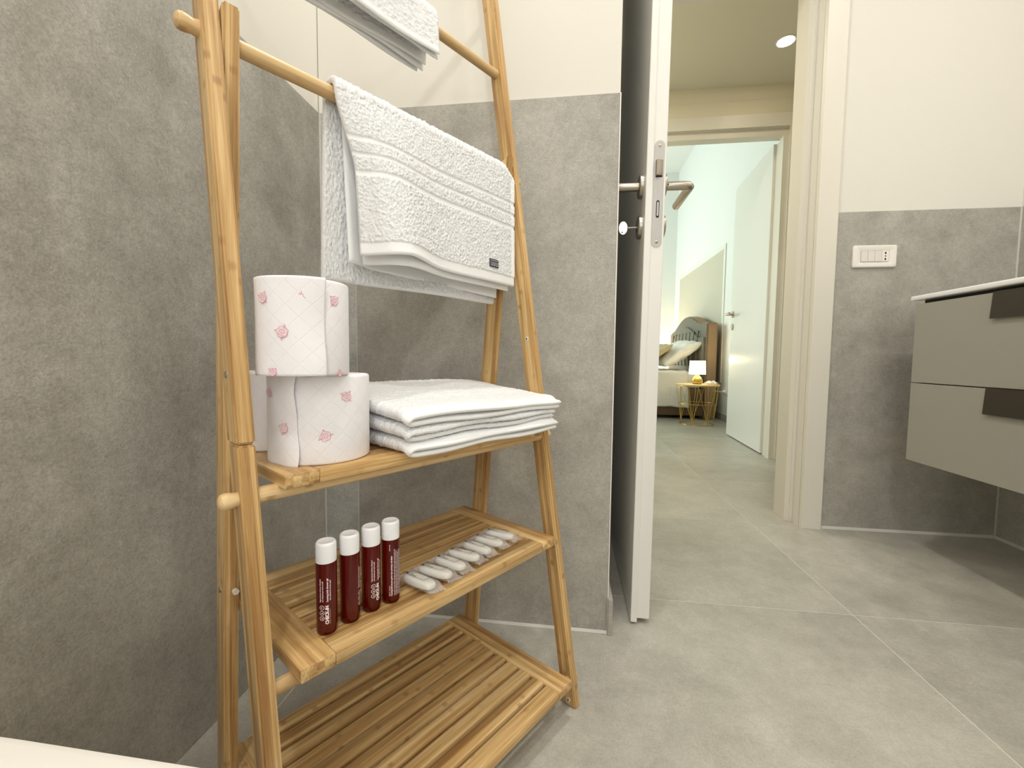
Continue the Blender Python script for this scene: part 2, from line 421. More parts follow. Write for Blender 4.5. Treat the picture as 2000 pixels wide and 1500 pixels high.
# left wall: plaster body, stone slabs, grout lines
wl = struct('wall_left', box(XL - 0.12, XL - 0.006, -1.35, YB + 0.9, -0.05, 2.7), PLASTER)
obj('wall_tile', box(XL - 0.010, XL, -0.243, YB - 0.0015, 0.001, T1, 0.0006), TILE, wl)
obj('wall_tile', box(XL - 0.010, XL, -1.34, -0.246, 0.001, T1, 0.0006), TILE, wl)
obj('tile_grout', box(XL - 0.010, XL - 0.0012, -1.34, YB - 0.001, 0.0, T1 - 0.001), GROUT, wl)
# back wall: front of the projecting block, left of the door
bw = struct('wall_back', box(XL - 0.004, XBLK, YB + 0.006, YD + 0.01, -0.05, 2.7), PLASTER)
obj('wall_tile', box(XL + 0.0015, -0.4955, YB, YB + 0.010, 0.003, T1, 0.0006), TILE_L, bw)
obj('wall_tile', box(-0.4928, XBLK - 0.0015, YB, YB + 0.010, 0.003, T1, 0.0006), TILE, bw)
obj('tile_grout', box(XL, XBLK - 0.001, YB + 0.0012, YB + 0.009, 0.0, T1 - 0.001), GROUT, bw)
obj('corner_profile', box(XBLK - 0.0014, XBLK + 0.0012, YB - 0.0008, YB + 0.012, 0.0, T1, 0.0004), PLASTW, bw)
obj('corner_profile', box(XL, XL + 0.0032, YB - 0.0024, YB + 0.001, 0.0, T1, 0.0004), GROUT, bw)
obj('floor_sealant', prism([(YB - 0.0045, 0.0005), (YB, 0.0005), (YB, 0.006)], 0, XL + 0.003, XBLK - 0.001), GROUT, bw)
struct('baseboard_block', box(XBLK, XBLK + 0.010, YB - 0.010, YD - 0.02, 0.0, 0.083, 0.0008), TILE)
# door wall, right of the door
DX0, DX1 = 0.150, 0.870
dw = bmesh.new()
box(DX1 - 0.004, 2.2, YD + 0.006, 1.835, -0.05, 2.7, bm=dw)
box(-2.1, DX0 + 0.002, YD + 0.012, 1.835, -0.05, 2.7, bm=dw)
box(DX0 + 0.002, DX1 - 0.004, YD + 0.006, 1.835, 2.06, 2.7, bm=dw)
dwo = struct('wall_door', dw, PLASTER)
obj('wall_tile', box(0.935, XR - 0.0015, YD, YD + 0.010, 0.003, T2, 0.0006), TILE, dwo)
obj('tile_grout', box(0.934, XR, YD + 0.0012, YD + 0.009, 0.0, T2 - 0.001), GROUT, dwo)
obj('floor_sealant', prism([(YD - 0.008, 0.0005), (YD, 0.0005), (YD, 0.009)], 0, 0.936, XR - 0.003), GROUT, dwo)
wr = struct('wall_right', box(XR + 0.006, XR + 0.12, -1.35, YD + 0.01, -0.05, 2.7), PLASTER)
obj('wall_tile', box(XR, XR + 0.010, 0.495, YD - 0.0015, 0.003, T2, 0.0006), TILE, wr)
obj('wall_tile', box(XR, XR + 0.010, -0.705, 0.4925, 0.003, T2, 0.0006), TILE, wr)
obj('tile_grout', box(XR + 0.0012, XR + 0.009, -0.7, YD - 0.001, 0.0, T2 - 0.001), GROUT, wr)
obj('corner_profile', box(XR - 0.004, XR + 0.0005, YD - 0.0032, YD + 0.001, 0.0, T2, 0.0004), GROUT, wr)
obj('floor_sealant', prism([(XR, 0.0005), (XR - 0.008, 0.0005), (XR, 0.009)], 1, -0.7, YD - 0.003), GROUT, wr)
struct('wall_rear', box(XL - 0.1, XR + 0.1, -1.42, -1.3, -0.05, 2.7), PLASTER)
struct('ceiling_bathroom', box(XL - 0.12, XR + 0.12, -1.42, 1.835, 2.7, 2.8), PLASTER)
# door 1 frame: jamb lining with stop, casing
def jamb_r():
    bm = bmesh.new()
    prism([(0.876, YD - 0.002), (0.876, 1.745), (0.856, 1.745), (0.856, 1.752), (0.852, 1.757), (0.846, 1.765), (0.846, 1.850), (0.890, 1.850), (0.890, YD - 0.002)], 2, 0.0, 2.05, 0.0, bm)
    return bm
fr = struct('trim_door_frame', jamb_r(), TRIMW)
obj('casing', prism([(0.866, YD - 0.012), (0.8675, YD - 0.0145), (0.9325, YD - 0.0145), (0.935, YD - 0.0125), (0.935, YD + 0.010), (0.880, YD + 0.010), (0.880, YD + 0.003), (0.866, YD + 0.003)], 2, 0.0, 2.0495), TRIMW, fr)
obj('casing', box(0.09, 0.935, YD - 0.0145, YD + 0.003, 2.05, 2.118, 0.001), TRIMW, fr)
obj('lining', prism([(0.133, YD + 0.012), (0.133, 1.745), (0.160, 1.745), (0.165, 1.765), (0.165, 1.850), (0.110, 1.850), (0.110, YD + 0.012)], 2, 0.0, 2.05), TRIMW, fr)
obj('lining', prism([(YD, 2.035), (1.745, 2.035), (1.745, 2.02), (1.85, 2.02), (1.85, 2.062), (YD, 2.062)], 0, 0.133, 0.876), TRIMW, fr)
obj('seal_strip', box(0.8745, 0.8765, 1.738, 1.7455, 0.0, 2.04, 0.0006), PLASTG, fr)
def cap_plate(y0, y1, z0, z1, n=8):
    r = (y1 - y0) / 2; cy = (y0 + y1) / 2
    p = [(cy + r * math.cos(PI * i / n), z1 - r + r * math.sin(PI * i / n)) for i in range(n + 1)]
    p += [(cy - r * math.cos(PI * i / n), z0 + r - r * math.sin(PI * i / n)) for i in range(n + 1)]
    return p
sp = obj('strike_plate', prism(cap_plate(1.706, 1.730, 0.868, 1.086), 0, 0.8745, 0.8768), STEELD, fr)
sp['label'] = 'dark brown metal strike plate with rounded ends'
sp2 = obj('strike_hole', box(0.8738, 0.875, 1.712, 1.724, 1.015, 1.045, 0.0003), STEELD, sp)
# door 1 leaf (open 90 degrees), rebated
leaf = empty('door_1', (0.155, YD, 0.0)); leaf['kind'] = 'structure'
leaf.rotation_euler = (0, math.radians(0.36), 0)
LW = YD - 0.994
lf = obj('door_leaf', box(0.014, 0.043, -LW + 0.006, 0.0, 0.012, 2.04, 0.0012), DOORW, leaf)
obj('rebate_lip', box(0.0, 0.0145, -LW, 0.0, 0.005, 2.055, 0.0012), DOORW, lf)
LP = -LW + 0.006   # y of the edge face
def plate_y(x0, x1, z0, z1, n=8):
    return cap_plate(x0, x1, z0, z1, n)
pl = obj('lock_plate', prism(plate_y(0.0165, 0.0385, 0.868, 1.098, 10), 1, LP - 0.0010, LP + 0.002), STEELP, leaf); pl['label'] = 'satin steel mortise lock faceplate with rounded ends'
for z in (1.0865, 0.8795):
    s = obj('screw', lathe([(0, -0.0004), (0.0022, -0.0004), (0.0038, 0.0006), (0.0040, 0.0010)][::-1] + [], 20, M=Matrix.Translation((0.0275, LP - 0.0014, z)) @ Matrix.Rotation(-PI / 2, 4, 'X')), STEEL, pl)
    obj('screw_socket', lathe([(0, 0.0), (0.0012, 0.0), (0.0012, 0.0006), (0, 0.0006)], 6, M=Matrix.Translation((0.0275, LP - 0.0026, z)) @ Matrix.Rotation(-PI / 2, 4, 'X')), STEELD, pl)
obj('latch_hole', box(0.0205, 0.0355, LP - 0.0012, LP - 0.0008, 1.0195, 1.0565, 0.0002), STEELD, pl)
obj('latch_bolt', prism([(0.0210, LP - 0.001), (0.0210, LP - 0.011), (0.0350, LP - 0.003), (0.0350, LP - 0.001)], 2, 1.0215, 1.0555, 0.0006), STEEL, pl)
obj('deadbolt_slot', prism(cap_plate(0.0240, 0.0310, 0.932, 0.970), 1, LP - 0.0014, LP - 0.0009), STEELD, pl)
obj('deadbolt', box(0.0253, 0.0297, LP - 0.0024, LP - 0.0009, 0.936, 0.966, 0.0004), STEELP, pl)
def rose(x, side, z, parent, y=-LW + 0.051):
    M = Matrix.Translation((x, y, z)) @ Matrix.Rotation(side * PI / 2, 4, 'Y')
    return obj('rose', lathe([(0, 0.009), (0.0225, 0.009), (0.0252, 0.0078), (0.026, 0.006), (0.026, 0.0)], 40, M=M), STEEL, parent)
HY, HZ = -LW + 0.051, 1.017
for side, x0, zz in ((1, 0.043, 0.0), (-1, 0.0, 0.0)):
    hd = rose(x0, side, HZ, leaf); hd.name = 'door_handle'
    n = 0.064
    bm = tube([(x0 + side * 0.006, HY, HZ), (x0 + side * (n - 0.012), HY, HZ), (x0 + side * (n - 0.004), HY + 0.002, HZ), (x0 + side * n, HY + 0.009, HZ), (x0 + side * n, HY + 0.03, HZ), (x0 + side * n, HY + 0.133, HZ), (x0 + side * n, HY + 0.1375, HZ), (x0 + side * n, HY + 0.140, HZ)], [0.0098] * 6 + [0.0085, 0.004], 24)
    obj('lever', bm, STEEL, hd)
    if side == 1: obj('grub_screw_hole', lathe([(0, 0), (0.0022, 0), (0.0022, 0.0006), (0, 0.0006)], 12, M=Matrix.Translation((x0 + 0.012, HY - 0.0102, HZ)) @ Matrix.Rotation(PI / 2, 4, 'X')), STEELD, hd)
    kr = rose(x0, side, 0.925, leaf); kr.name = 'key_escutcheon'
    obj('keyhole', prism(cap_plate(HY - 0.003, HY + 0.003, 0.914, 0.934), 0, x0 + side * 0.0085, x0 + side * 0.0093), STEELD, kr)
# the key left in the lock (near face)
kx = 0.155 + 0.006
key = obj('door_key', tube([(0.0, 0, 0), (-0.022, 0, 0)], 0.0022, 12), STEELP)
key.location = (kx - 0.0095, YD + HY, 0.925)
kb = obj('key_bow', lathe([(0, -0.0009), (0.0118, -0.0009), (0.0125, 0), (0.0118, 0.0009), (0, 0.0009)], 32, M=Matrix.Translation((-0.031, 0, 0)) @ Matrix.Diagonal((0.82, 1, 1.25, 1)) @ Matrix.Rotation(PI / 2, 4, 'X')), metal('bright_key_metal', (235, 232, 224), 0.35), key)
obj('key_hole', lathe([(0, -0.0013), (0.0017, -0.0013), (0.0017, 0.0013), (0, 0.0013)], 12, M=Matrix.Translation((-0.033, 0, -0.010)) @ Matrix.Rotation(PI / 2, 4, 'X')), STEELD, key)
tag(key, 'small silver key with an oval bow left in the lock of the open bathroom door', 'key')

# hall
struct('ceiling_hall', box(-2.1, 2.2, 1.835, 2.96, 2.26, 2.36), simple('hall_ceiling_paint', (234, 230, 214), 0.9))
HALLP = simple('hall_plaster', (232, 224, 200), 0.9, bump=(240, 0.15, 0.0006))
H0, H1 = 2.847, 2.965; JX = 1.262
hw_ = bmesh.new()
box(JX + 0.03, 2.2, H0, H1, -0.05, 3.5, bm=hw_); box(-2.1, 0.42, H0, H1, -0.05, 3.5, bm=hw_); box(0.42, JX + 0.03, H0, H1, 2.03, 3.5, bm=hw_)
struct('wall_hall', hw_, HALLP)
struct('wall_hall_left', box(-2.2, -2.1, 1.835, 2.9, -0.05, 2.36), HALLP)
struct('wall_hall_right', box(2.2, 2.3, 1.7, 2.96, -0.05, 3.5), HALLP)
struct('trim_1', prism([(H0 - 0.022, 2.26), (H0 - 0.022, 2.235), (H0 - 0.006, 2.19), (H0, 2.185), (H0, 2.26)], 0, -2.1, 2.2), HALLP)
f2 = struct('trim_bedroom_door_frame', prism([(JX, H0 + 0.012), (JX, H0 + 0.060), (JX + 0.014, H0 + 0.060), (JX + 0.014, H1 + 0.02), (JX + 0.035, H1 + 0.02), (JX + 0.035, H0 - 0.002), (JX + 0.024, H0 - 0.002), (JX + 0.024, H0 + 0.012)], 2, 0, 1.978), TRIMW)
obj('casing', box(JX + 0.026, JX + 0.098, H0 - 0.014, H0, 0, 2.10, 0.0015), TRIMW, f2)
obj('casing', box(0.36, JX + 0.098, H0 - 0.0142, H0 - 0.0002, 2.022, 2.10, 0.0015), TRIMW, f2)
obj('lining', prism([(H0 + 0.012, 1.978), (H0 + 0.060, 1.978), (H0 + 0.060, 2.006), (H1 + 0.02, 2.006), (H1 + 0.02, 2.03), (H0 - 0.002, 2.03), (H0 - 0.002, 2.018), (H0 + 0.012, 2.018)], 0, 0.42, JX + 0.035), TRIMW, f2)
obj('lining', box(0.42, 0.44, H0, H1 + 0.02, 0, 1.99, 0.001), TRIMW, f2)
# recessed downlight
dl = obj('recessed_downlight', lathe([(0.040, -0.003), (0.046, -0.003), (0.048, -0.001), (0.048, 0.0), (0.040, 0.0)], 40), PLASTW)
dl.location = (1.077, 2.465, 2.2598)
bm = lathe([(0, -0.002), (0.040, -0.002)], 40); obj('light_disc', bm, DOWNL, dl, recalc=False)
tag(dl, 'round lit recessed downlight in the hall ceiling', 'ceiling light')
# bedroom
XBW = 1.58
struct('wall_bedroom_right', box(XBW, XBW + 0.1, H1, 6.9, -0.05, 3.5), PLASTER_B)
struct('wall_bedroom_far', box(-2.2, XBW, 6.81, 6.91, -0.05, 3.5), PLASTER_B)
struct('wall_bedroom_left', box(-2.2, -2.1, H1, 6.81, -0.05, 3.5), PLASTER_B)
struct('ceiling_bedroom', box(-2.2, XBW + 0.1, H0, 6.9, 3.4, 3.5), PLASTER_B)
struct('baseboard_bedroom', box(XBW - 0.010, XBW, H1, 6.81, 0.0, 0.066, 0.001), TILE)
wp = obj('wall_panel', box(XBW - 0.006, XBW - 0.0005, 4.74, 6.50, 0.4, 1.765), PANEL)
for a in ((4.693, 4.74, 0.38, 1.7645), (6.50, 6.545, 0.38, 1.7645)): obj('panel_moulding', box(XBW - 0.010, XBW - 0.0005, a[0], a[1], a[2], a[3], 0.002), MOULD, wp)
obj('panel_moulding', box(XBW - 0.010, XBW - 0.0005, 4.693, 6.545, 1.765, 1.812, 0.002), MOULD, wp)
tag(wp, 'beige wall panel with pale moulding behind the bed headboard', 'wall panel')
# door 2 leaf
d2 = empty('door_2', (1.262, 2.985, 0)); d2['kind'] = 'structure'; d2.rotation_euler = (0, 0, math.radians(-3.6))
obj('door_leaf', box(0.0, 0.040, 0.0, 0.745, 0.008, 1.985, 0.0015), DOORW, d2)
for nm, z, lev in (('door_handle', 0.985, True), ('key_escutcheon', 0.885, False)):
    hd = obj(nm, lathe([(0, 0.008), (0.024, 0.008), (0.026, 0.006), (0.026, 0)], 28, M=Matrix.Translation((0.0, 0.690, z)) @ Matrix.Rotation(-PI / 2, 4, 'Y')), STEEL, d2)
    if lev: obj('lever', tube([(-0.005, 0.69, z), (-0.05, 0.69, z), (-0.058, 0.684, z), (-0.06, 0.67, z), (-0.06, 0.57, z)], 0.009, 14), STEEL, hd)

# ---- switch plate on the door wall
swp = empty('switch_plate', (1.063, YD, 0.9905))
def sw_frame():
    bm = bmesh.new(); W_, H_ = 0.0705, 0.0385
    prof = [(W_, H_, 0.0), (W_, H_, -0.006), (W_ - 0.003, H_ - 0.003, -0.0085), (W_ - 0.010, H_ - 0.010, -0.009), (0.047, 0.0205, -0.006), (0.0455, 0.019, -0.0035)]
    rings = []
    for w_, h_, y_ in prof:
        r = 0.006 if w_ > 0.06 else 0.001; ring = []
        for qx, qz, a0 in ((1, 1, 0), (-1, 1, 90), (-1, -1, 180), (1, -1, 270)):
            for k in range(4):
                a = math.radians(a0 + k * 30); ring.append(bm.verts.new((qx * (w_ - r) + r * math.cos(a), y_, qz * (h_ - r) + r * math.sin(a))))
        rings.append(ring)
    for A, B in zip(rings, rings[1:]):
        for i in range(16): bm.faces.new((A[i], A[(i + 1) % 16], B[(i + 1) % 16], B[i]))
    bm.faces.new(rings[0]); bm.faces.new(rings[-1])
    return bm
obj('plate_frame', sw_frame(), PLASTW, swp, ang=0.5)
for k, nm in enumerate(('rocker', 'rocker', 'blank_module')):
    obj(nm, prism([(-0.0185, -0.0035), (-0.0185, -0.0085 + 0.002 * (k < 2)), (0.0, -0.0085), (0.0185, -0.0085), (0.0185, -0.0035)] if 0 else [(-0.0035, -0.0185), (-0.0085, -0.0185), (-0.0078, 0.0185), (-0.0035, 0.0185)], 0, -0.0445 + 0.0222 * k + 0.0004, -0.0445 + 0.0222 * (k + 1) - 0.0004, 0.0004), PLASTG, swp)
sk = obj('socket_module', prism([(-0.0035, -0.0185), (-0.0082, -0.0185), (-0.0082, 0.0185), (-0.0035, 0.0185)], 0, -0.0445 + 0.0666 + 0.0004, 0.0441, 0.0004), PLASTW, swp)
for z, r in ((0.0105, 0.0026), (0, 0.0021), (-0.0105, 0.0026)):
    obj('socket_hole', lathe([(0, 0), (r, 0), (r, 0.0005), (0, 0.0005)], 14, M=Matrix.Translation((0.0333, -0.0080, z)) @ Matrix.Rotation(PI / 2, 4, 'X') @ Matrix.Diagonal((1, 1.5 if z else 1.1, 1, 1))), STEELD, sk)
tag(swp, 'white rectangular switch plate with rockers and a three-hole socket on the grey tile', 'switch')

# ================================================================ VANITY
van = empty('vanity_unit', (1.06, 0.62, 0.314))
def V(*a): return (a[0] - 1.06, a[1] - 1.06, a[2] - 0.62, a[3] - 0.62, a[4] - 0.314, a[5] - 0.314)
obj('cabinet_body', box(*V(1.082, XR - 0.0005, 0.62, 1.484, 0.318, 0.790), 0.001), VANF, van)
VW = 0.864
for z0, z1 in ((0.314, 0.5545), (0.5575, 0.797)):
    dr = obj('drawer', box(0.0, 0.020, 0.0, VW, z0 - 0.314, z1 - 0.314, 0.0008), VANF, van)
    zt = z1 - 0.314
    prof = [(0.020, zt + 0.0016), (-0.0035, zt + 0.0016), (-0.0075, zt - 0.066), (-0.0058, zt - 0.066), (-0.0012, zt - 0.0005), (0.020, zt - 0.0005)]
    bm = prism(prof, 1, 0.18, 0.618); hd = obj('handle', bm, VANB, dr); hd['label'] = 'dark bronze folded metal pull'
tag(van, 'greige wall-hung vanity cabinet with two drawers and dark pulls', 'vanity')
top = obj('washbasin_top', box(-0.008, XR - 1.06 - 0.0008, 0.0, 0.882, 0.0, 0.0145, 0.004, 3), CERAM)
top.location = (1.06, 0.615, 0.8085)
obj('shadow_gap_block', box(0.022, XR - 1.06 - 0.002, 0.01, 0.866, -0.019, 0.0), STEELD, top)  # near-black block, shade of the gap below the top put into its colour
tag(top, 'thin white washbasin top resting on the greige vanity', 'washbasin')

# white sanitary fixture at lower left corner
fx = empty('toilet', (XL + 0.001, 0.0, 0))
def supershape(W_, D_, z0, z1, x_off=0.0, n=48, bev=0.008, taper=1.0):
    """D_ along +x from the wall, W_ half width along y; rounded nose"""
    bm = bmesh.new(); prof = []
    base = []
    for k in range(n):
        a = 2 * PI * k / n; c, s_ = math.cos(a), math.sin(a); e = 0.36
        x = abs(c) ** e * (1 if c > 0 else -1); y = abs(s_) ** e * (1 if s_ > 0 else -1)
        base.append((D_ / 2 + x * D_ / 2, y * W_))
    levels = [(taper, z0), (1.0, z1 - bev), (1 - 0.3 * bev / W_, z1 - bev * 0.3), (1 - bev / W_, z1)]
    if taper != 1.0: levels = [(taper, z0), (taper + (1 - taper) * 0.45, z0 + (z1 - z0) * 0.45), (0.97, z0 + (z1 - z0) * 0.8)] + levels[1:]
    rings = [[bm.verts.new((x_off + x * (s if i else s), y * s, z)) for x, y in base] for i, (s, z) in enumerate(levels)]
    for A, B in zip(rings, rings[1:]):
        for i in range(n): bm.faces.new((A[i], A[(i + 1) % n], B[(i + 1) % n], B[i]))
    bm.faces.new(rings[0]); bm.faces.new(rings[-1]); return bm
obj('bowl', supershape(0.185, 0.52, 0.07, 0.362, taper=0.62), CERAM, fx)
obj('lid', supershape(0.200, 0.54, 0.366, 0.396, bev=0.008), PLASTW, fx)
tag(fx, 'white fixture with a flat glossy lid in the bottom left corner by the stone wall', 'toilet')

# ================================================================ TOWEL RACK (ladder shelf)
TH, RX, RY = 0.5884, -0.1063, 0.5325
RM = Matrix.Translation((RX, RY, 0)) @ Matrix.Rotation(PI / 2 - TH, 4, 'Z')
rack = empty('ladder_shelf', (RX, RY, 0), PI / 2 - TH)
tag(rack, 'tall bamboo ladder shelf with three slatted shelves and hanging rails', 'shelf rack')
def onrack(name, u, w_, z, rz=0.0):
    o = empty(name); o.matrix_world = RM @ Matrix.Translation((u, w_, z)) @ Matrix.Rotation(rz, 4, 'Z'); return o
def place(o, u=0.0, w_=0.0, z=0.0, rz=0.0):
    o.matrix_world = RM @ Matrix.Translation((u, w_, z)) @ Matrix.Rotation(rz, 4, 'Z'); return o
B_, LD = 0.1657, 0.0285
def leg(u0, u1, wf, ld, z0, z1, bev=0.0022, topcut=0.0):
    bm = bmesh.new(); vs = []
    for z in (z0, z1):
        for (u, dw_) in ((u0, 0), (u1, 0), (u1, ld), (u0, ld)):
            zz = z - (topcut if (z == z1 and dw_ > 0) else 0)
            vs.append(bm.verts.new((u, wf(zz) + dw_, zz)))
    for f in ((0, 1, 2, 3), (7, 6, 5, 4), (0, 4, 5, 1), (1, 5, 6, 2), (2, 6, 7, 3), (3, 7, 4, 0)): bm.faces.new([vs[i] for i in f])
    bmesh.ops.bevel(bm, geom=list(bm.edges), offset=bev, segments=2, affect='EDGES')
    return bm
ff = lambda z: B_ * z
fb = lambda z: 0.1592 + (0.9584 - z) * 0.0917
ZJ = 0.531
for s in (-1, 1):
    a, b = sorted((s * 0.2338, s * 0.2505))
    obj('leg', leg(a, b, ff, LD, 0.0, ZJ - 0.0004), BAMF, rack)
    obj('leg', leg(a - 0.0003, b + 0.0003, lambda z: B_ * z - 0.0003, LD + 0.0006, ZJ + 0.0004, 1.52), BAMF, rack)
    a, b = sorted((s * 0.2160, s * 0.2325))
    obj('leg', leg(a, b, fb, 0.031, 0.0, 0.992, topcut=0.012), BAMB, rack)
def rod(u0_, u1_, w_, z, r=0.0088, lk=True, rk=True, nm='rail'):
    pr = []
    L = u1_ - u0_
    if lk: pr += [(0, 0), (r * 0.55, 0.0008), (r * 0.9, 0.003), (r * 1.02, 0.0065), (r * 0.98, 0.010), (r * 0.84, 0.0155), (r * 0.97, 0.0205), (r, 0.024)]
    else: pr += [(0, 0), (r, 0.0)]
    if rk: pr += [(r, L - 0.024), (r * 0.97, L - 0.0205), (r * 0.84, L - 0.0155), (r * 0.98, L - 0.010), (r * 1.02, L - 0.0065), (r * 0.9, L - 0.003), (r * 0.55, L - 0.0008), (0, L)]
    else: pr += [(r, L), (0, L)]
    return obj(nm, lathe(pr, 32, M=Matrix.Translation((u0_, w_, z)) @ AX), RODM, rack)
rod(-0.2715, 0.2655, ff(0.9584) + LD / 2, 0.9584, nm='hanging_rail')
rod(-0.2335, 0.2335, ff(1.160) + LD / 2, 1.160, r=0.0080, lk=False, rk=False, nm='hanging_rail')
rod(-0.2335, 0.2335, ff(1.42) + LD / 2, 1.42, r=0.0080, lk=False, rk=False, nm='hanging_rail')
rod(-0.2675, 0.2655, 0.0915, 0.4775, r=0.0084, nm='shelf_rod')
rod(-0.2335, 0.2335, ff(0.2868) + LD / 2, 0.2868, r=0.0078, lk=False, rk=False, nm='shelf_rod')
rod(-0.2335, 0.2570, 0.0185, 0.046, r=0.0075, lk=False, rk=False, nm='shelf_rod')
# shelves: two side rails (one mesh) and single slats
def shelf(h, wf_, wb_, z, n, gap, rail, front=None, th=0.0145):
    sh = empty('shelf', (0, 0, 0), 0, rack)
    for s in (-1, 1):
        a, b = sorted((s * h, s * (h - rail))); obj('side_rail', box(a, b, wf_, wb_, z - th, z, 0.0012, 2), BAMY, sh)
    front = front or 0.026
    pitch = (wb_ - wf_ - front) / (n - 1); sw = pitch - gap
    obj('slat', box(-h + rail + 0.0002, h - rail - 0.0002, wf_ + 0.0002, wf_ + front, z - th, z - 0.0001, 0.0012, 2), BAMX, sh)
    first = None
    for i in range(n - 1):
        w0 = wf_ + front + gap + i * pitch
        if first is None:
            first = obj('slat', box(-h + rail - 0.003, h - rail + 0.003, w0, w0 + sw, z - th - 0.004, z - 0.0009, 0.0007, 2), BAMX, sh); base = w0
        else:
            o = first.copy(); COL.objects.link(o); o.parent = sh; o.location = (0, w0 - base, 0)
    return sh
shelf(0.2150, 0.0681, 0.275, 0.4983, 7, 0.0075, 0.036)
shelf(0.2156, 0.0367, 0.2711, 0.3087, 8, 0.0062, 0.036, front=0.030)
shelf(0.2156, -0.0031, 0.2836, 0.0682, 10, 0.0070, 0.038)
# screws and pins
def disc(u, w_, z, r, side, mat, nm='screw_cap', t=0.0012):
    M = Matrix.Translation((u, w_, z)) @ Matrix.Rotation(side * PI / 2, 4, 'Y')
    return obj(nm, lathe([(0, t), (r * 0.8, t), (r, t * 0.5), (r, -0.001)], 20, M=M), mat, rack)
CAPM = simple('pale_screw_cap', (228, 220, 204), 0.5)
for z in (0.655, 0.012):
    c = disc(0.2336, ff(z) + 0.013, z, 0.0042, -1, CAPM); c['label'] = 'pale plastic screw cap'
    obj('cap_slot', box(0.2336 - 0.0016, 0.2336 - 0.0010, ff(z) + 0.0118, ff(z) + 0.0142, z - 0.0016, z + 0.0016, 0.0002), STEELD, c)
for z in (0.325, 0.07):
    disc(-0.2326, fb(z) + 0.015, z, 0.0035, -1, STEEL)
    bmp = lathe([(0, 0), (0.0036, 0), (0.0036, 0.005), (0, 0.005)], 14, M=Matrix.Translation((-0.2210, fb(z) - 0.001, z)) @ Matrix.Rotation(PI / 2, 4, 'X'))
    obj('shelf_pin', bmp, CAPM, rack)
for s in (-1, 1):
    disc(s * 0.2508, ff(0.60) + 0.014, 0.60, 0.0035, s, STEEL)

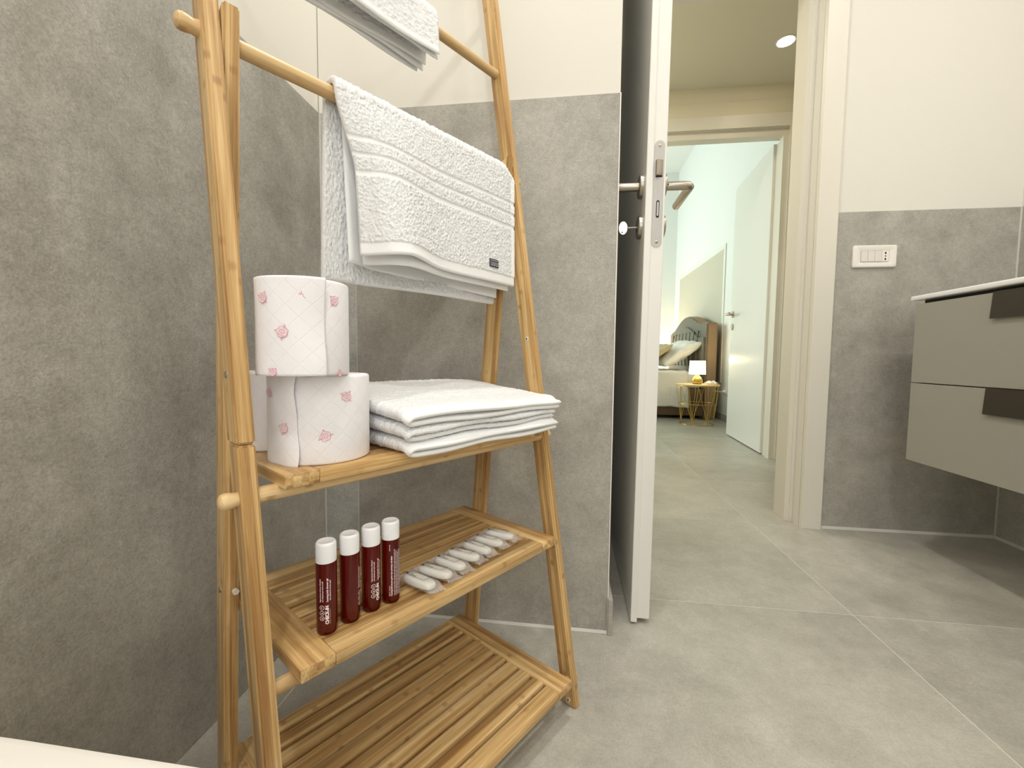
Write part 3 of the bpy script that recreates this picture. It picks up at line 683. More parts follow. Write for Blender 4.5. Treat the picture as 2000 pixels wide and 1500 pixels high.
# ================================================================ TOWEL hanging over the rail
def sstep(a, b, x):
    t = np.clip((x - a) / (b - a), 0, 1); return t * t * (3 - 2 * t)
RW = ff(0.9584) + LD / 2; RZ = 0.9584
def drape_profile(r, zf, zb, n_top=26, nf=120, nb=100):
    """list of (w, z, side) running from the front bottom over the rail to the back bottom; side 0 front..1 back"""
    pf = [(RW - r, RZ - (RZ - zf) * (1 - i / nf)) for i in range(nf)]
    pt = [(RW - r * math.cos(PI * i / n_top), RZ + r * math.sin(PI * i / n_top)) for i in range(n_top + 1)]
    pb = [(RW + r, RZ - (RZ - zb) * (i + 1) / nb) for i in range(nb)]
    return np.array(pf + pt + pb), nf, n_top, nb
def hang_towel():
    m = 400
    U0, U1 = -0.112, 0.2315
    r = 0.0155
    P, nf, nt, nb = drape_profile(r, 0.752, 0.722, 26, 200, 150)
    n = len(P)
    t = np.linspace(0, 1, m)[None, :]; U = U0 + (U1 - U0) * t
    Wc = np.repeat(P[:, :1], m, 1); Zc = np.repeat(P[:, 1:], m, 1)
    front = np.zeros((n, 1)); front[:nf, 0] = 1 - np.linspace(0, 1, nf)       # 1 at the front bottom -> 0 at the rail
    back = np.zeros((n, 1)); back[nf + nt + 1:, 0] = np.linspace(0, 1, nb)
    fu = front ** 0.9
    # front flap billows forward at left, relaxes at right
    wx = sstep(0.0, 0.42, 1 - t) 
    bil = -0.040 * fu * (0.25 + 0.95 * np.exp(-((t - 0.17) / 0.20) ** 2)) - 0.010 * fu * np.sin(PI * t) + 0.016 * front * sstep(0.10, 0.0, t)
    Wc = Wc + bil - 0.012 * back * 0
    Zc = Zc + 0.004 * fu * np.exp(-((t - 0.22) / 0.15) ** 2) - 0.007 * (np.abs(P[:, 1:] - RZ) < 0.03) * sstep(0.9, 1.0, t)
    Uc = U + np.zeros((n, 1)) + 0.020 * sstep(0.3, 0.0, t) * sstep(0.0, 0.5, front) + 0.006 * fu * sstep(0.6, 0, t) - 0.008 * fu * sstep(0.8, 1.0, t)
    Uc = Uc - 0.004 * back * sstep(0.3, 0.0, t)
    Wc = Wc + back * (0.006 * np.sin(7 * t + 1.0))
    # right end rounds over (fold at the side)
    Zc = Zc - 0.010 * sstep(0.93, 1.0, t) * (np.abs(P[:, 1:] - (RZ + r)) < 0.02)
    pile = np.ones((n, m)); th = np.full((n, m), 0.0095)
    s_ = (P[:, 1:] + 0 * t); isf = (np.arange(n)[:, None] < nf)
    for z0, z1 in ((0.8990, 0.9055), (0.8790, 0.8850), (0.8550, 0.8620)):
        bnd = isf & (s_ > z0) & (s_ < z1); 
        pile[bnd & np.ones((1, m), bool)] = 0.05; th = np.where(bnd, th - 0.0042, th)
    flat = isf & (s_ < 0.768); pile = np.where(flat, 0.1, pile); th = np.where(flat, 0.0062, th)
    side = isf & ((t > 0.968)); pile = np.where(side, 0.15, pile); th = np.where(isf & (np.abs(t - 0.967) < 0.004), 0.006, th)
    C = np.stack([Uc, Wc, Zc], -1)
    o = thick_sheet('hanging_towel', C, th, TERRY, None, pile, 5, 0.00058, 1)
    place(o)
    # inner fold of the same towel, seen below the outer hem at the front
    nf2 = 60; zf = np.linspace(0.7445, 0.945, nf2)[:, None]; fr2 = 1 - (zf - 0.7445) / 0.2
    t2 = np.linspace(0, 1, 160)[None, :]
    bil2 = -0.036 * fr2 ** 0.9 * (0.22 + 0.95 * np.exp(-((t2 - 0.19) / 0.21) ** 2)) - 0.010 * fr2 * np.sin(PI * t2) + 0.018 * fr2 * sstep(0.10, 0.0, t2)
    C2 = np.stack([-0.0985 + 0.3255 * t2 + 0.020 * sstep(0.3, 0, t2) * sstep(0, .5, fr2) + 0.006 * fr2 * sstep(.6, 0, t2) - 0.005 * fr2 * sstep(.8, 1, t2), RW - 0.0065 + 0.001 + bil2 , zf + 0 * t2], -1)
    pl2 = np.where(zf < 0.762, 0.1, 1.0) + 0 * t2
    thick_sheet('inner_fold', C2, 0.0062, TERRY, o, pl2, 9, 0.0004, 1)
    nb2 = 50; zb0 = 0.7455 - 0.013 * t2; zb = zb0 + (0.945 - zb0) * np.linspace(0, 1, nb2)[:, None]
    C3 = np.stack([-0.0920 + 0.304 * t2 + 0 * zb, RW + 0.0068 - 0.016 * sstep(0.15, 0.0, t2) * (1 - np.linspace(0, 1, nb2)[:, None]) + 0 * zb, zb], -1)
    thick_sheet('inner_fold', C3, 0.0045, TERRY, o, np.full((nb2, 160), 0.2), 13, 0.0002, 1)
    # woven label low on the right
    tl = (0.161 - U0) / (U1 - U0)
    iz = int(np.argmin(np.abs(P[:nf, 1] - 0.783))); it = int(tl * (m - 1))
    nrm = np.cross(C[iz + 1, it] - C[iz - 1, it], C[iz, it + 1] - C[iz, it - 1]); nrm /= np.linalg.norm(nrm)
    if nrm[1] > 0: nrm = -nrm
    c0 = Vector(C[iz, it]) + Vector(nrm) * 0.0062; ex = Vector(C[iz, it + 1] - C[iz, it - 1]).normalized(); ny = Vector(nrm); ez = ny.cross(ex) * -1
    if ez.z < 0: ez = -ez
    M = Matrix(((ex.x, ny.x, ez.x, c0.x), (ex.y, ny.y, ez.y, c0.y), (ex.z, ny.z, ez.z, c0.z), (0, 0, 0, 1)))
    bm = box(-0.0115, 0.0115, -0.0012, 0.0006, -0.0068, 0.0068, 0.0004); bm.transform(M)
    lb = obj('woven_label', bm, LABELD, o); lb['label'] = 'small dark grey woven label with silver stripes'
    bm = bmesh.new()
    for z, hh in ((0.0040, 0.0005), (0.0004, 0.0004), (-0.0015, 0.0004)): box(-0.010, 0.010, 0.0006, 0.0009, z - hh, z + hh, bm=bm)
    tb = text_bm('linea casa', 0.0030, 0.0001, 'CENTER'); tb.transform(Matrix.Translation((0, 0.0009, 0.0016)) @ Matrix.Rotation(PI / 2, 4, 'X')); tb.free()
    prism([(-0.0022, -0.0030), (0.0022, -0.0030), (0.0, -0.0058)], 1, 0.0006, 0.0009, bm=bm)
    box(-0.0098, -0.003, 0.0006, 0.0009, -0.0050, -0.0036, bm=bm); box(0.003, 0.0098, 0.0006, 0.0009, -0.0050, -0.0036, bm=bm)
    bm.transform(Matrix(((ex.x, nrm[0], ez.x, c0.x), (ex.y, nrm[1], ez.y, c0.y), (ex.z, nrm[2], ez.z, c0.z), (0, 0, 0, 1))))
    obj('label_print', bm, LABELS, lb)
    tag(o, 'white ribbed terry towel hanging over the lower rail above the toilet rolls', 'towel')
    return o
hang_towel()
# folded towel on the upper rail, only its lower folds in view
def upper_towel():
    RW2 = ff(1.160) + LD / 2; RZ2 = 1.160
    first = None
    specs = [(0.0110, 1.105, 1.103, 0.0785, 21), (0.0165, 1.101, 1.100, 0.077, 23), (0.0222, 1.100, 1.099, 0.0755, 25)]
    for k, (r, zf, zb, uend, sd) in enumerate(specs):
        nf, nt, nb, m = 46, 22, 46, 170
        pf = [(RW2 - r, RZ2 - (RZ2 - zf) * (1 - i / nf)) for i in range(nf)]
        pt = [(RW2 - r * math.cos(PI * i / nt), RZ2 + r * math.sin(PI * i / nt)) for i in range(nt + 1)]
        pb = [(RW2 + r, RZ2 - (RZ2 - zb) * (i + 1) / nb) for i in range(nb)]
        P = np.array(pf + pt + pb); n = len(P); t = np.linspace(0, 1, m)[None, :]
        U = -0.205 + (uend + 0.205) * t; low = np.clip((RZ2 - P[:, 1:]) / 0.07, 0, 1)
        isf = (np.arange(n)[:, None] < nf)
        Wc = P[:, :1] - np.where(isf, 1, -1) * (0.0035 * low * (1 + np.sin(5 * t + k)) + 0.0015 * k * low)
        Zc = P[:, 1:] + 0.002 * low * np.sin(9 * t + 2 * k) 
        C = np.stack([U + 0 * P[:, :1] - 0.004 * low * np.abs(np.sin(k * 2.1 + 1)), Wc, Zc], -1)
        pile = np.where(P[:, 1:] < max(zf, zb) + 0.010, 0.15, 1.0) + 0 * t
        o = thick_sheet('hanging_towel' if first is None else 'fold_layer', C, 0.0048, TERRY, first, pile, sd, 0.0004, 1)
        if first is None: first = place(o)
    tag(first, 'white towel folded in layers over the upper rail, cut off by the photo top', 'towel')
upper_towel()

# ================================================================ FOLDED TOWELS on the top shelf
def folded_towel(z0f, z1f, z0b, z1b, uL, uR, wF, wB, seed, label, bow=0.0, lift=0.0, skew=0.0):
    """C-shaped fold: lower sheet, round fold at the left (-u), upper sheet; front heights f, back heights b"""
    m = 200; ns = 200; th = 0.0
    t = np.linspace(0, 1, m)[None, :]                 # front -> back
    s = np.linspace(0, 1, 2 * ns + 1)                 # lower right -> fold -> upper right
    zlo = z0f + (z0b - z0f) * sstep(0, 1, t); zhi = z1f + (z1b - z1f) * sstep(0, 1, t)
    H = zhi - zlo; q = H / 4                          # sheet half pitch
    x = np.abs(s - 0.5) * 2; x = x[:, None]           # 0 at fold, 1 at open end
    u = uL + (uR - uL) * x
    edge = 0.012 / (uR - uL); rnd = np.sqrt(np.clip(1 - (1 - np.clip(x / edge, 0, 1)) ** 2, 0, 1))
    sign = np.where(s[:, None] < 0.5, -1.0, 1.0)
    mid = (zlo + zhi) / 2
    z = mid + sign * q * rnd
    wav = bow * np.sin(PI * np.clip(u - uL, 0, 1) / (uR - uL) * 2.2 + seed) * (1 - t) * (sign > 0) * 0.5
    droop = -lift * sstep(0.75, 1.0, x)
    z = z + wav + droop * (sign > 0)
    w_ = wF + (wB - wF) * t + np.where(sign > 0, 0.0, 0.0035) * (1 - t) + 0.0025 * np.sin(11 * x + seed) * (1 - t)
    cap = 0.2365 - 0.0055 * sstep(0.074, 0.082, w_) - 0.017 * sstep(0.12, 0.175, w_)
    uu = uL + (np.minimum(uR, cap) - uL) * x + 0.0 * t
    z = z - 0.0065 * sstep(0.068, 0.048, w_) * (1 if 'middle' not in label else 1)
    C = np.stack([uu + 0 * t, w_ + 0 * x, z + 0 * t], -1)
    pile = np.ones((2 * ns + 1, m)); pile[:, :14] = 1.0 if 'middle' in label else 0.15; pile[(sign[:, 0] > 0) & (x[:, 0] > 0.955)] = 0.3
    if 'topmost' in label:
        for c in (0.30, 0.36, 0.42, 0.48): pile[:, int(c * m):int((c + 0.018) * m)] = 0.05
    thk = np.broadcast_to(H * 0.5 * 0.86, (2 * ns + 1, m)).copy()
    thk[:, :14] *= 0.80
    if 'topmost' in label:
        for c in (0.30, 0.36, 0.42, 0.48): thk[:, int(c * m):int((c + 0.018) * m)] -= 0.0012
    o = thick_sheet('folded_towel', C, thk, TERRY, None, pile, seed, 0.00045, 1)
    place(o); tag(o, label, 'towel', 'folded towels on the top shelf'); return o
ZS = 0.4983
folded_towel(ZS + 0.0004, ZS + 0.0195, ZS + 0.0004, ZS + 0.026, -0.077, 0.236, 0.046, 0.262, 3, 'bottom white towel of the folded stack on the top shelf', 0.002)
folded_towel(ZS + 0.0198, ZS + 0.0390, ZS + 0.0264, ZS + 0.053, -0.079, 0.231, 0.050, 0.258, 4, 'middle white towel of the folded stack on the top shelf', 0.001)
folded_towel(ZS + 0.0393, ZS + 0.0590, ZS + 0.0534, ZS + 0.080, -0.080, 0.236, 0.045, 0.262, 6, 'topmost white towel of the folded stack on the top shelf', 0.0035, 0.003)

# ================================================================ TOILET ROLLS
def roll_body(name, r, h, seg=96):
    rc = 0.021
    pr = [(rc, 0.0), (r - 0.0025, 0.0), (r - 0.0006, 0.0010), (r, 0.003), (r, h - 0.003), (r - 0.0006, h - 0.0010), (r - 0.0025, h), (rc, h), (rc, 0.0)]
    bm = lathe(pr, seg, uv=True)
    return obj(name, bm, PAPER, ang=0.9)
def add_core(o, h):
    obj('cardboard_core', lathe([(0.0208, 0.001), (0.0208, h - 0.001), (0.0195, h - 0.001), (0.0195, 0.001), (0.0208, 0.001)], 40), PAPER_IN, o)
def roses(o, r, spots, nm='rose_print'):
    R_ = r + 0.0005
    def P(a0, z0, x, y, e=0.0): return (math.cos(a0 + x / r) * (R_ + e), math.sin(a0 + x / r) * (R_ + e), z0 + y)
    for a0, z0, sc_, rot in spots:
        line, fill = bmesh.new(), bmesh.new()
        a0 = math.radians(a0); S = 0.0060 * sc_
        c = [fill.verts.new(P(a0, z0, S * 0.85 * math.cos(t), S * 0.8 * math.sin(t), -0.0001)) for t in np.linspace(0, 2 * PI, 17)[:-1]]; fill.faces.new(c)
        def stroke(pts, wd=0.00034):
            prev = None
            for i, (x, y) in enumerate(pts):
                x2, y2 = pts[min(i + 1, len(pts) - 1)]; x1, y1 = pts[max(i - 1, 0)]
                dx, dy = x2 - x1, y2 - y1; L = math.hypot(dx, dy) + 1e-9; nx, ny = -dy / L * wd / 2, dx / L * wd / 2
                a = line.verts.new(P(a0, z0, x + nx, y + ny)); b = line.verts.new(P(a0, z0, x - nx, y - ny))
                if prev: line.faces.new((prev[0], a, b, prev[1]))
                prev = (a, b)
        cr, sr = math.cos(rot), math.sin(rot)
        def T(x, y): return ((x * cr - y * sr) * S, (x * sr + y * cr) * S)
        stroke([T(0.12 * (1 + t) * math.cos(2.1 * t), 0.12 * (1 + t) * math.sin(2.1 * t)) for t in np.linspace(0, 4.4, 26)])
        for k in range(5):
            b0 = k * 2 * PI / 5
            stroke([T((0.78 + 0.25 * math.sin(PI * q)) * math.cos(b0 + 1.5 * q), (0.72 + 0.25 * math.sin(PI * q)) * math.sin(b0 + 1.5 * q)) for q in np.linspace(0, 1, 9)])
        for b0 in (0.6, 2.3, 5.2):
            stroke([T(1.0 * math.cos(b0) + 0.42 * q * math.cos(b0 + 0.5), 0.95 * math.sin(b0) + 0.42 * q * math.sin(b0 + 0.5) + 0.12 * math.sin(PI * q)) for q in np.linspace(0, 1, 5)])
            stroke([T(1.0 * math.cos(b0) + 0.42 * q * math.cos(b0 + 0.5), 0.95 * math.sin(b0) + 0.42 * q * math.sin(b0 + 0.5) - 0.14 * math.sin(PI * q)) for q in np.linspace(0, 1, 5)])
        obj('rose_outline', line, PINK, obj(nm, fill, PINKP, o, recalc=False), recalc=False)
def flap(o, r, a0, a1, z0, h, wavy, stand=0.0016, seed=1, mat=PAPER):
    """loose outer sheet from angle a0 to its free edge a1 (degrees)"""
    n, m = 60, 40
    t = np.linspace(0, 1, n)[:, None]; v = np.linspace(0, 1, m)[None, :]
    a1v = math.radians(a1) + wavy * (np.sin(v * 6.0 + 0.6) * 0.5 + 0.3 * np.sin(v * 13)) 
    A = math.radians(a0) + (a1v - math.radians(a0)) * t
    rr = r + 0.0005 + stand * sstep(0.55, 1.0, t) * (1 + 0.5 * np.sin(v * 7 + seed)) + 0.0004 * np.sin(t * 9 + v * 5)
    C = np.stack([rr * np.cos(A), rr * np.sin(A), z0 + h * v + 0 * t], -1)
    ns = C.shape; me = grid_obj('loose_sheet', C, mat, o)
    uvl = me.data.uv_layers.new(name='UVMap'); idx = np.arange(n * m).reshape(n, m)
    U = (A * r).ravel(); Vv = (z0 + h * v + 0 * t).ravel()
    vi = np.empty(len(me.data.loops), int); me.data.loops.foreach_get('vertex_index', vi)
    uvl.data.foreach_set('uv', np.stack([U[vi], Vv[vi]], 1).ravel())
    sm = me.modifiers.new('thickness', 'SOLIDIFY'); sm.thickness = 0.00035; sm.offset = 0
    return me
r1 = roll_body('toilet_roll', 0.0563, 0.100); add_core(r1, 0.100)
place(r1, -0.1475, 0.1330, ZS)
flap(r1, 0.0563, -205, -138.0, -0.0003, 0.1012, 0.045, 0.0030, 2)
roses(r1, 0.0563, [(-86, 0.0755, 1.0, 0.2), (-110, 0.0325, 1.0, 1.2)])
roses(r1, 0.0592, [(-176, 0.080, .85, 0.4), (-153, 0.042, 0.9, 2.0)])
tag(r1, 'white toilet roll with pink roses at the front of the top shelf under another roll', 'toilet roll', 'toilet rolls on the top shelf')
r2 = roll_body('toilet_roll', 0.0463, 0.100); add_core(r2, 0.100)
place(r2, -0.1780, 0.1030, ZS + 0.1006)
flap(r2, 0.0463, -215, -89.0, 0.0, 0.1003, 0.004, 0.0028, 1)
roses(r2, 0.0482, [(-163, 0.078, 0.95, 0.3), (-108, 0.0845, 1.05, 1.0), (-137, 0.044, 1.0, 2.2), (-100, 0.0075, 1.0, 0.7), (-150, 0.004, .7, 0.1)])
roses(r2, 0.0463, [(-74, 0.0785, 0.9, 1.7), (-66, 0.002, 0.6, 1.0)])
tag(r2, 'white toilet roll with pink roses stacked on top of the other rolls', 'toilet roll', 'toilet rolls on the top shelf')
r3 = roll_body('toilet_roll', 0.0480, 0.100); add_core(r3, 0.100)
place(r3, -0.1640, 0.2400, ZS)
tag(r3, 'toilet roll mostly hidden behind the front one, beside the left rack legs', 'toilet roll', 'toilet rolls on the top shelf')

# ================================================================ BOTTLES
def bottle(u, w_, ang, label, kind, r=0.0112, h=0.104):
    hb = 0.0815
    pr = [(0, 0.0008), (r * 0.80, 0.0008), (r * 0.93, 0.0), (r * 0.985, 0.0012), (r, 0.0032), (r, hb - 0.0012), (r * 0.97, hb), (0, hb)]
    bm = lathe(pr, 48); o = obj('shower_gel_bottle', bm, AMBER, ang=0.7)
    rc = r * 0.985
    pc = [(0, hb), (rc, hb), (rc, h - 0.0036), (rc * 0.975, h - 0.0018), (rc * 0.90, h - 0.0005), (rc * 0.84, h), (rc * 0.80, h - 0.0002), (0, h - 0.0003)]
    cp = obj('cap', lathe(pc, 48), CAPW, o, ang=0.9); cp['label'] = 'white screw cap'
    place(o, u, w_, 0.3087, 0)
    R_ = r + 0.00018
    def wrap(bm, a0, x0, z0):      # text x -> up, text y -> towards the left (clockwise seen from the camera)
        for v in bm.verts:
            x, y = v.co.x, v.co.y; a = a0 - (x0 + y) / r
            v.co = Vector((R_ * math.cos(a), R_ * math.sin(a), z0 + x))
        return bm
    pb = bmesh.new()
    def add(s, size, yoff, z0, bold=0.0, sp=1.0):
        t = text_bm(s, size, bold, spacing=sp)
        wrap(t, math.radians(ang), yoff, z0); me = bpy.data.meshes.new('x'); t.to_mesh(me); t.free(); pb.from_mesh(me); bpy.data.meshes.remove(me)
    if kind == 'front':
        add('CHECK-IN', 0.00475, -0.0012, 0.0130, 0.00028, 0.95)
        add('h o t e l  c o l l e c t i o n', 0.0016, -0.0032, 0.0130)
        add('foaming bath shower gel', 0.0027, -0.0010, 0.0385, 0.00009)
        add('with vitamins for all skin types', 0.0019, -0.0036, 0.0395, 0.00005)
        add('Bagnodoccia schiuma rilassante', 0.0021, 0.0068, 0.0385, 0.00005)
        add('con vitamine per tutte le pelli', 0.0020, 0.0042, 0.0385, 0.00005)
        for k, ch in enumerate(('u', 'e', '+')):
            zc, yc = 0.0200 + k * 0.0061, 0.0058
            a = []
            for q in range(24):
                tt = 2 * PI * q / 24; a.append((math.cos(tt), math.sin(tt)))
            ring = [(pb.verts.new(P3(zc + 0.0026 * c, yc + 0.0026 * s_, ang, r, R_)), pb.verts.new(P3(zc + 0.0021 * c, yc + 0.0021 * s_, ang, r, R_))) for c, s_ in a]
            for q in range(24):
                A, B = ring[q], ring[(q + 1) % 24]; pb.faces.new((A[0], B[0], B[1], A[1]))
            add(ch, 0.0034, yc - 0.0010, zc - 0.0010, 0.0001)
    else:
        add('Foaming bath shower gel for hair and body, rich lather', 0.0024, 0.0050, 0.0100, 0.00010, 0.98)
        words = 'aqua sodium laureth sulfate cocamidopropyl betaine glycerin sodium chloride parfum citric acid limonene linalool '
        for k in range(5): add((words[k * 17:] + words[:k * 17])[:88 - (k * 7) % 5], 0.00165, 0.0018 - 0.0021 * k, 0.0100, 0.00005)
        add('100 ml e  3.3 fl oz', 0.0018, 0.0075, 0.0100, 0.00005); add('made in italy', 0.0016, 0.0075, 0.068, 0.00004)
    obj('printed_text', pb, WHITEP, o, recalc=False)
    tag(o, label, 'bottle', 'dark red toiletry bottles on the middle shelf'); return o
def P3(x, y, ang, r, R_):
    a = math.radians(ang) - y / r; return (R_ * math.cos(a), R_ * math.sin(a), x)
bottle(-0.1680, 0.0808, -112, 'nearest dark red bottle with white cap, its CHECK-IN print facing out', 'front')
bottle(-0.1397, 0.0815, -22, 'second dark red bottle from the left, its side nearly free of print', 'front')
bottle(-0.1112, 0.0828, -78, 'third dark red bottle from the left, CHECK-IN print turned right', 'front')
bottle(-0.0846, 0.0812, -88, 'farthest dark red bottle, covered in small ingredient text, beside the soaps', 'back')

# ================================================================ WRAPPED SOAPS
def soap_at(u, w_, ang, tilt, roll_, label, z):
    L, W_, H_ = 0.0255, 0.0118, 0.0060
    def superell(a, b, c, e1, e2, nu=36, nv=14):
        bm = bmesh.new(); rows = []
        f = lambda x, e: math.copysign(abs(x) ** e, x)
        for i in range(1, nv):
            p = -PI / 2 + PI * i / nv
            rows.append([bm.verts.new((a * f(math.cos(p), e1) * f(math.cos(q), e2), b * f(math.cos(p), e1) * f(math.sin(q), e2), c * f(math.sin(p), e1))) for q in np.linspace(0, 2 * PI, nu, endpoint=False)])
        for A, B in zip(rows, rows[1:]):
            for k in range(nu): bm.faces.new((A[k], A[(k + 1) % nu], B[(k + 1) % nu], B[k]))
        bm.faces.new(rows[0][::-1]); bm.faces.new(rows[-1]); return bm
    o = obj('wrapped_soap', superell(L, W_, H_, 0.6, 0.75), SOAP)
    # clear pouch: pillow with flat crimped ends
    nu, nv = 34, 16; rngl = np.random.default_rng(int(abs(u) * 1e4))
    P = np.zeros((2 * nv, nu, 3))
    xs = np.linspace(-L - 0.0105, L + 0.0105, nu)
    for j, x in enumerate(xs):
        q = min(1, max(0.0, (L + 0.006 - abs(x)) / 0.009)); q = q * q * (3 - 2 * q)
        hw, hh = W_ + 0.0022 + 0.0012 * (1 - q), (H_ + 0.0006) * q + 0.00035
        for i in range(2 * nv):
            a = 2 * PI * i / (2 * nv); cy, cz = math.cos(a), math.sin(a)
            P[i, j] = (x, hw * math.copysign(abs(cy) ** 0.7, cy), hh * math.copysign(abs(cz) ** 0.8, cz) - (1 - q) * 0.0028 + 0.0007 * rngl.standard_normal() * (0.3 + (1 - q)))
    grid_obj('clear_wrapper', P, FILM, o, closed_u=True)
    # printed outline box and lettering on the film
    pb = bmesh.new(); zt = H_ + 0.0011
    x0, x1, y0, y1 = -0.0210, 0.0140, -0.0088, 0.0086; wl_ = 0.00052
    for a in ((x0, x1, y0, y0 + wl_), (x0, x1, y1 - wl_, y1), (x0, x0 + wl_, y0, y1), (x1 - wl_, x1, y0, y1)): box(a[0], a[1], a[2], a[3], zt, zt + 0.00008, bm=pb)
    box(x0 + 0.0012, x0 + 0.0044, y0 + 0.0012, y0 + 0.0052, zt, zt + 0.00008, bm=pb)
    for s_, sz, px, py in (('SAPONE', 0.0036, x0 + 0.0058, y0 + 0.0016), ('soap', 0.0030, x0 + 0.0060, y0 + 0.0056), ('15 g', 0.0026, x1 - 0.0070, y1 - 0.0040)):
        t = text_bm(s_, sz, 0.00006); t.transform(Matrix.Translation((px, py, zt + 0.0001))); me = bpy.data.meshes.new('x'); t.to_mesh(me); t.free(); pb.from_mesh(me); bpy.data.meshes.remove(me)
    obj('printed_box', pb, BLACKP, o, recalc=False)
    o.matrix_world = RM @ Matrix.Translation((u, w_, 0.3087 + z)) @ Matrix.Rotation(math.radians(ang), 4, 'Z') @ Matrix.Rotation(math.radians(roll_), 4, 'X') @ Matrix.Rotation(math.radians(tilt), 4, 'Y')
    tag(o, label, 'soap', 'wrapped soaps on the middle shelf'); return o
ords = ['nearest wrapped white soap, lying beside the last bottle', 'second wrapped white soap from the bottles, with boxed black print', 'third wrapped white soap counted from the bottles', 'fourth wrapped white soap, the middle one of the row', 'third from the far end of the row of wrapped soaps', 'wrapped soap second from the far right end of the row', 'farthest wrapped white soap near the right end of the shelf']
for k in range(7):
    soap_at(-0.043 + 0.0308 * k, 0.0770 + 0.0040 * k, 283 + (-4, 4, -3, 4, -5, 1, 5)[k], 0.5, (-11, -12, -10, -12, -11, -10, -11)[k], ords[k], 0.0086)

# ================================================================ BEDROOM FURNITURE
bed = empty('bed', (0.42, 5.39, 0))
def rel(o, base):
    for c in o.children: pass
BX, BY = 0.42, 5.39
def bb(x0, x1, y0, y1, z0, z1, bev=0.01, seg=2): return box(x0 - BX, x1 - BX, y0 - BY, y1 - BY, z0, z1, bev, seg)
obj('bed_base', bb(-0.55, 1.395, 4.63, 6.15, 0.035, 0.315, 0.012), BROWNUP, bed)
obj('mattress', bb(-0.53, 1.37, 4.64, 6.14, 0.317, 0.49, 0.05, 4), LINEN, bed)
def headboard():
    # arched outline in (y, z), extruded along x
    pts = [(6.17, 0.0), (6.17, 0.955), (6.08, 0.985), (5.95, 1.0)]
    for i in range(13):
        t = i / 12; y = 5.85 - t * 0.90; pts.append((y, 1.015 + 0.115 * math.sin(PI * (0.08 + 0.84 * t)) ** 1.2))
    pts += [(4.82, 1.012), (4.70, 1.005), (4.62, 1.0), (4.62, 0.0)]
    return pts
hp_ = [(y - BY, z) for y, z in headboard()]
obj('headboard', prism(hp_, 0, 1.400 - BX, 1.505 - BX, 0.012, seg=2), TANUP, bed)
# grey tufted face pad
def inner(off):
    pts = [(6.15, 0.30), (6.15, 0.84 + off)]
    for i in range(17):
        t = i / 16; y = 6.0 - t * 1.22; pts.append((y, 0.86 + off + 0.15 * math.sin(PI * t) ** 1.5))
    return pts + [(4.64, 0.86 + off), (4.64, 0.30)]
obj('headboard_border', prism([(y - BY, z) for y, z in [(6.16, 0.3)] + [(a, b - 0.008) for a, b in headboard()[1:-1]] + [(4.625, 0.3)]], 0, 1.392 - BX, 1.400 - BX, 0.003), TUFT, bed)
obj('headboard_pad', prism([(y - BY, z) for y, z in inner(-0.005)], 0, 1.372 - BX, 1.391 - BX, 0.008, seg=2), TUFT, bed)
pad = bed.children[-1]
b0 = f0 = None
for iy in range(8):
    if f0 is None:
        f0 = obj('tufting_fold', tube([(1.3715 - BX, 4.83 - BY, 0.55), (1.369 - BX, 4.89 - BY, 0.73), (1.3715 - BX, 4.83 - BY, 0.93)], 0.013, 8), TUFT, pad)
    else:
        o = f0.copy(); COL.objects.link(o); o.parent = pad; o.location = (0, iy * 0.155, 0)
    for iz in range(3):
        y, z = iy * 0.155 + (iz % 2) * 0.077, iz * 0.11
        if b0 is None:
            b0 = obj('tufting_button', lathe([(0, 0.006), (0.010, 0.005), (0.014, 0.0)], 10, M=Matrix.Translation((1.372 - BX, 4.85 - BY, 0.62)) @ Matrix.Rotation(-PI / 2, 4, 'Y')), BROWNUP, pad)
        else:
            o = b0.copy(); COL.objects.link(o); o.parent = pad; o.location = (0, y, z)
tag(bed, 'double bed with an arched grey tufted headboard, in the far bedroom', 'bed')
# bedspread draped over the near side
def spread():
    n, m = 90, 70
    prof = []
    for i in range(m):
        t = i / (m - 1)
        if t < 0.62: prof.append((6.1 - (6.1 - 4.645) * t / 0.62, 0.505))
        elif t < 0.70:
            a = (t - 0.62) / 0.08 * PI / 2; prof.append((4.645 - 0.03 * math.sin(a), 0.475 + 0.03 * math.cos(a)))
        else: prof.append((4.615, 0.475 - (0.475 - 0.125) * (t - 0.70) / 0.30))
    x = np.linspace(-0.54, 1.22, n)[:, None]; y = np.array([p[0] for p in prof])[None, :]; z = np.array([p[1] for p in prof])[None, :]
    dn = np.clip((0.475 - z) / 0.35, 0, 1)
    P = np.stack([x + 0 * y + 0.02 * dn, y - dn * (0.012 + 0.012 * np.sin(x * 17) + 0.006 * np.sin(x * 41)), z + 0.006 * dn * np.sin(x * 9) + 0.004 * smooth_noise(n, m, 8, 3)], -1)
    return P
sp_ = grid_obj('bedspread', spread(), LINEN); md = sp_.modifiers.new('t', 'SOLIDIFY'); md.thickness = 0.006; md.offset = 1
tag(sp_, 'off-white bedspread draped over the bed side behind the wire table', 'bedspread')
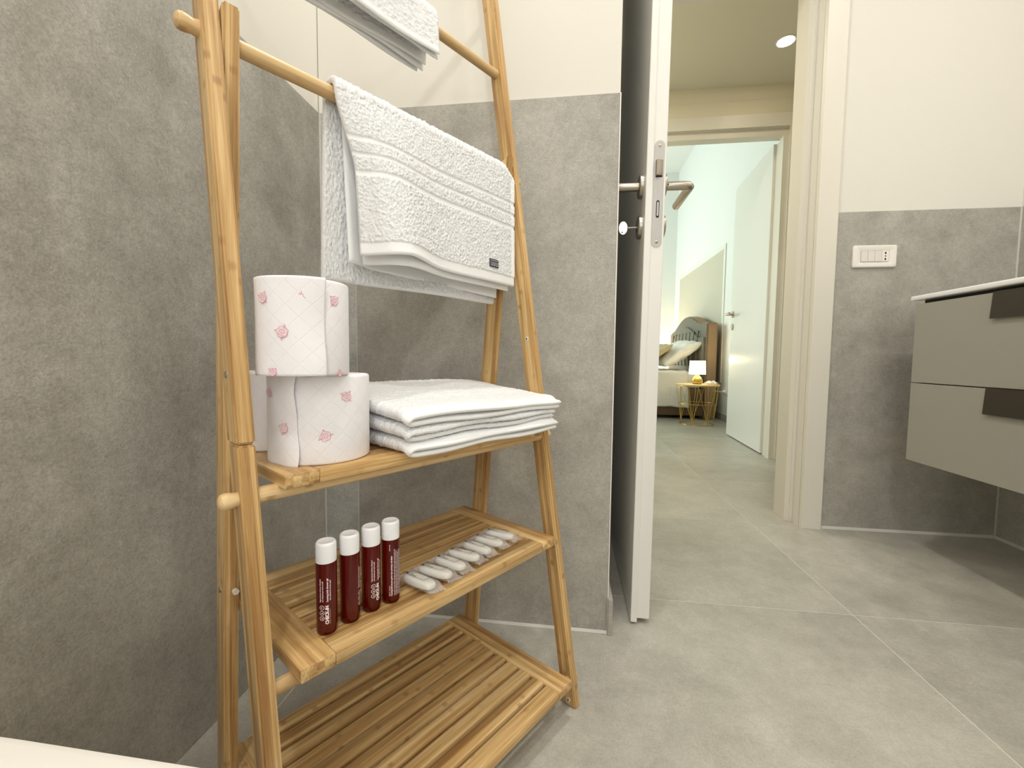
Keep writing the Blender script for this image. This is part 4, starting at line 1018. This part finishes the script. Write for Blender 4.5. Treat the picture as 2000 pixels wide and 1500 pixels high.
def pillow(name, L, W_, H_, mat, loc, rot, label):
    n = 36; bm = bmesh.new(); top, bot = [], []
    for i in range(n + 1):
        for j in range(n + 1):
            a, b = -1 + 2 * i / n, -1 + 2 * j / n
            h = H_ / 2 * ((1 - a * a) * (1 - b * b)) ** 0.42
            pin = 1 - 0.10 * (1 - abs(a) ** 2) * abs(b) ** 4
            x = a * L / 2 * (1 - 0.06 * (1 - b * b) * abs(a) ** 3); y = b * W_ / 2 * (1 - 0.06 * (1 - a * a) * abs(b) ** 3)
            k = 0.006 * math.sin(9 * a + 4 * b) * (1 - abs(a)) + 0.005 * math.sin(13 * b - 5 * a)
            top.append(bm.verts.new((x, y, h + k))); bot.append(bm.verts.new((x, y, -h + k)) if 0 < i < n and 0 < j < n else None)
    g = lambda A, i, j: A[i * (n + 1) + j] or top[i * (n + 1) + j]
    for i in range(n):
        for j in range(n):
            bm.faces.new([g(top, i, j), g(top, i + 1, j), g(top, i + 1, j + 1), g(top, i, j + 1)])
            bm.faces.new([g(bot, i, j), g(bot, i, j + 1), g(bot, i + 1, j + 1), g(bot, i + 1, j)])
    o = obj(name, bm, mat, ang=2.5); o.location = loc; o.rotation_euler = rot; tag(o, label, 'pillow'); return o
pillow('pillow', 0.46, 0.68, 0.17, LINEN, (1.165, 5.02, 0.690), (0.05, math.radians(-32), math.radians(4)), 'plump white pillow leaning on the grey headboard')
pillow('cushion', 0.42, 0.60, 0.13, BEIGEP, (0.900, 5.00, 0.668), (0.0, math.radians(-30), math.radians(3)), 'beige patterned cushion leaning on the white pillow')
# wire side table
tb = empty('side_table', (1.232, 4.30, 0))
obj('table_top', lathe([(0, 0.387), (0.193, 0.387), (0.197, 0.384), (0.197, 0.376), (0.193, 0.374), (0, 0.374)], 48), simple('pale_wood_top', (226, 200, 150), 0.5), tb)
def ring(r, z, rt_=0.003, n=40): 
    bm = bmesh.new(); rr = []
    for i in range(n):
        a = 2 * PI * i / n; c = Vector((r * math.cos(a), r * math.sin(a), z)); e = Vector((math.cos(a), math.sin(a), 0))
        rr.append([bm.verts.new(c + rt_ * (math.cos(q) * e + math.sin(q) * Vector((0, 0, 1)))) for q in np.linspace(0, 2 * PI, 8, endpoint=False)])
    for i in range(n):
        A, B = rr[i], rr[(i + 1) % n]
        for k in range(8): bm.faces.new((A[k], A[(k + 1) % 8], B[(k + 1) % 8], B[k]))
    return bm
obj('hoop', ring(0.190, 0.370), GOLD, tb); obj('hoop', ring(0.150, 0.004), GOLD, tb); obj('hoop', ring(0.172, 0.200, 0.002), GOLD, tb)
NW = 14
for k in range(NW):
    a = 2 * PI * k / NW; b = 2 * PI * (k + (0.5 if k % 2 else -0.5)) / NW
    obj('wire', tube([(0.190 * math.cos(a), 0.190 * math.sin(a), 0.370), (0.150 * math.cos(b), 0.150 * math.sin(b), 0.004)], 0.0022, 6), GOLD, tb)
    if k % 2 == 0:
        c = 2 * PI * (k + 1.5) / NW
        obj('wire', tube([(0.190 * math.cos(a), 0.190 * math.sin(a), 0.370), (0.150 * math.cos(c), 0.150 * math.sin(c), 0.004)], 0.0022, 6), GOLD, tb)
tag(tb, 'round side table with a golden wire cage base beside the bed', 'side table')
lp = empty('table_lamp', (1.218, 4.27, 0.3872))
obj('lamp_base', lathe([(0, 0), (0.034, 0), (0.046, 0.010), (0.051, 0.030), (0.046, 0.052), (0.030, 0.072), (0.014, 0.084), (0.010, 0.100), (0, 0.100)], 32), GOLDG, lp)
obj('lamp_shade', lathe([(0.076, 0.094), (0.070, 0.222), (0.0685, 0.222), (0.0745, 0.094), (0.076, 0.094)], 40), SHADE, lp)
obj('bulb_holder', lathe([(0, 0.098), (0.008, 0.098), (0.008, 0.130), (0.018, 0.145), (0.014, 0.165), (0, 0.170)], 16), PLASTW, lp)
tag(lp, 'small lit table lamp with white drum shade and golden gourd base', 'lamp')
point('bedside_bulb', (1.218, 4.27, 0.62), 2.2, (1.0, 0.82, 0.5), 0.02)
point('far_bedside_bulb', (1.15, 6.45, 0.70), 14, (1.0, 0.80, 0.48), 0.06)
bm = bmesh.new(); n = 14
sn = smooth_noise(n, n, 1, 5)
P = np.zeros((n, n, 3))
for i in range(n):
    for j in range(n):
        P[i, j] = (-0.06 + 0.12 * i / (n - 1), -0.03 + 0.06 * j / (n - 1), 0.006 + 0.030 * math.sin(PI * i / (n - 1)) * math.sin(PI * j / (n - 1)) * (0.5 + 0.5 * math.sin(i * 1.1 + j * 0.6)) + 0.004 * abs(sn[i, j]))
bm.free(); ts = grid_obj('crumpled_tissue', P, LINEN); ts.location = (1.345, 4.26, 0.3874); mo = ts.modifiers.new('t', 'SOLIDIFY'); mo.thickness = 0.002; mo.offset = 1
tag(ts, 'small crumpled white tissue on the wire table beside the lamp', 'tissue')
so = obj('wall_socket', box(-0.008, 0, -0.045, 0.045, -0.035, 0.035, 0.004, 2), PLASTW); so.location = (XBW - 0.0005, 4.545, 0.30)
obj('plug', lathe([(0, 0.028), (0.012, 0.026), (0.017, 0.010), (0.018, 0.0), (0, 0)], 20, M=Matrix.Translation((-0.008, 0, 0)) @ Matrix.Rotation(-PI / 2, 4, 'Y')), PLASTW, so)
obj('cable', tube([(-0.034, 0, 0), (-0.07, -0.01, 0.0), (-0.12, -0.04, 0.01), (-0.155, -0.10, 0.02), (-0.165, -0.17, 0.05)], 0.003, 8), PLASTW, so)
tag(so, 'white wall socket with plug and cable beside the side table', 'socket')
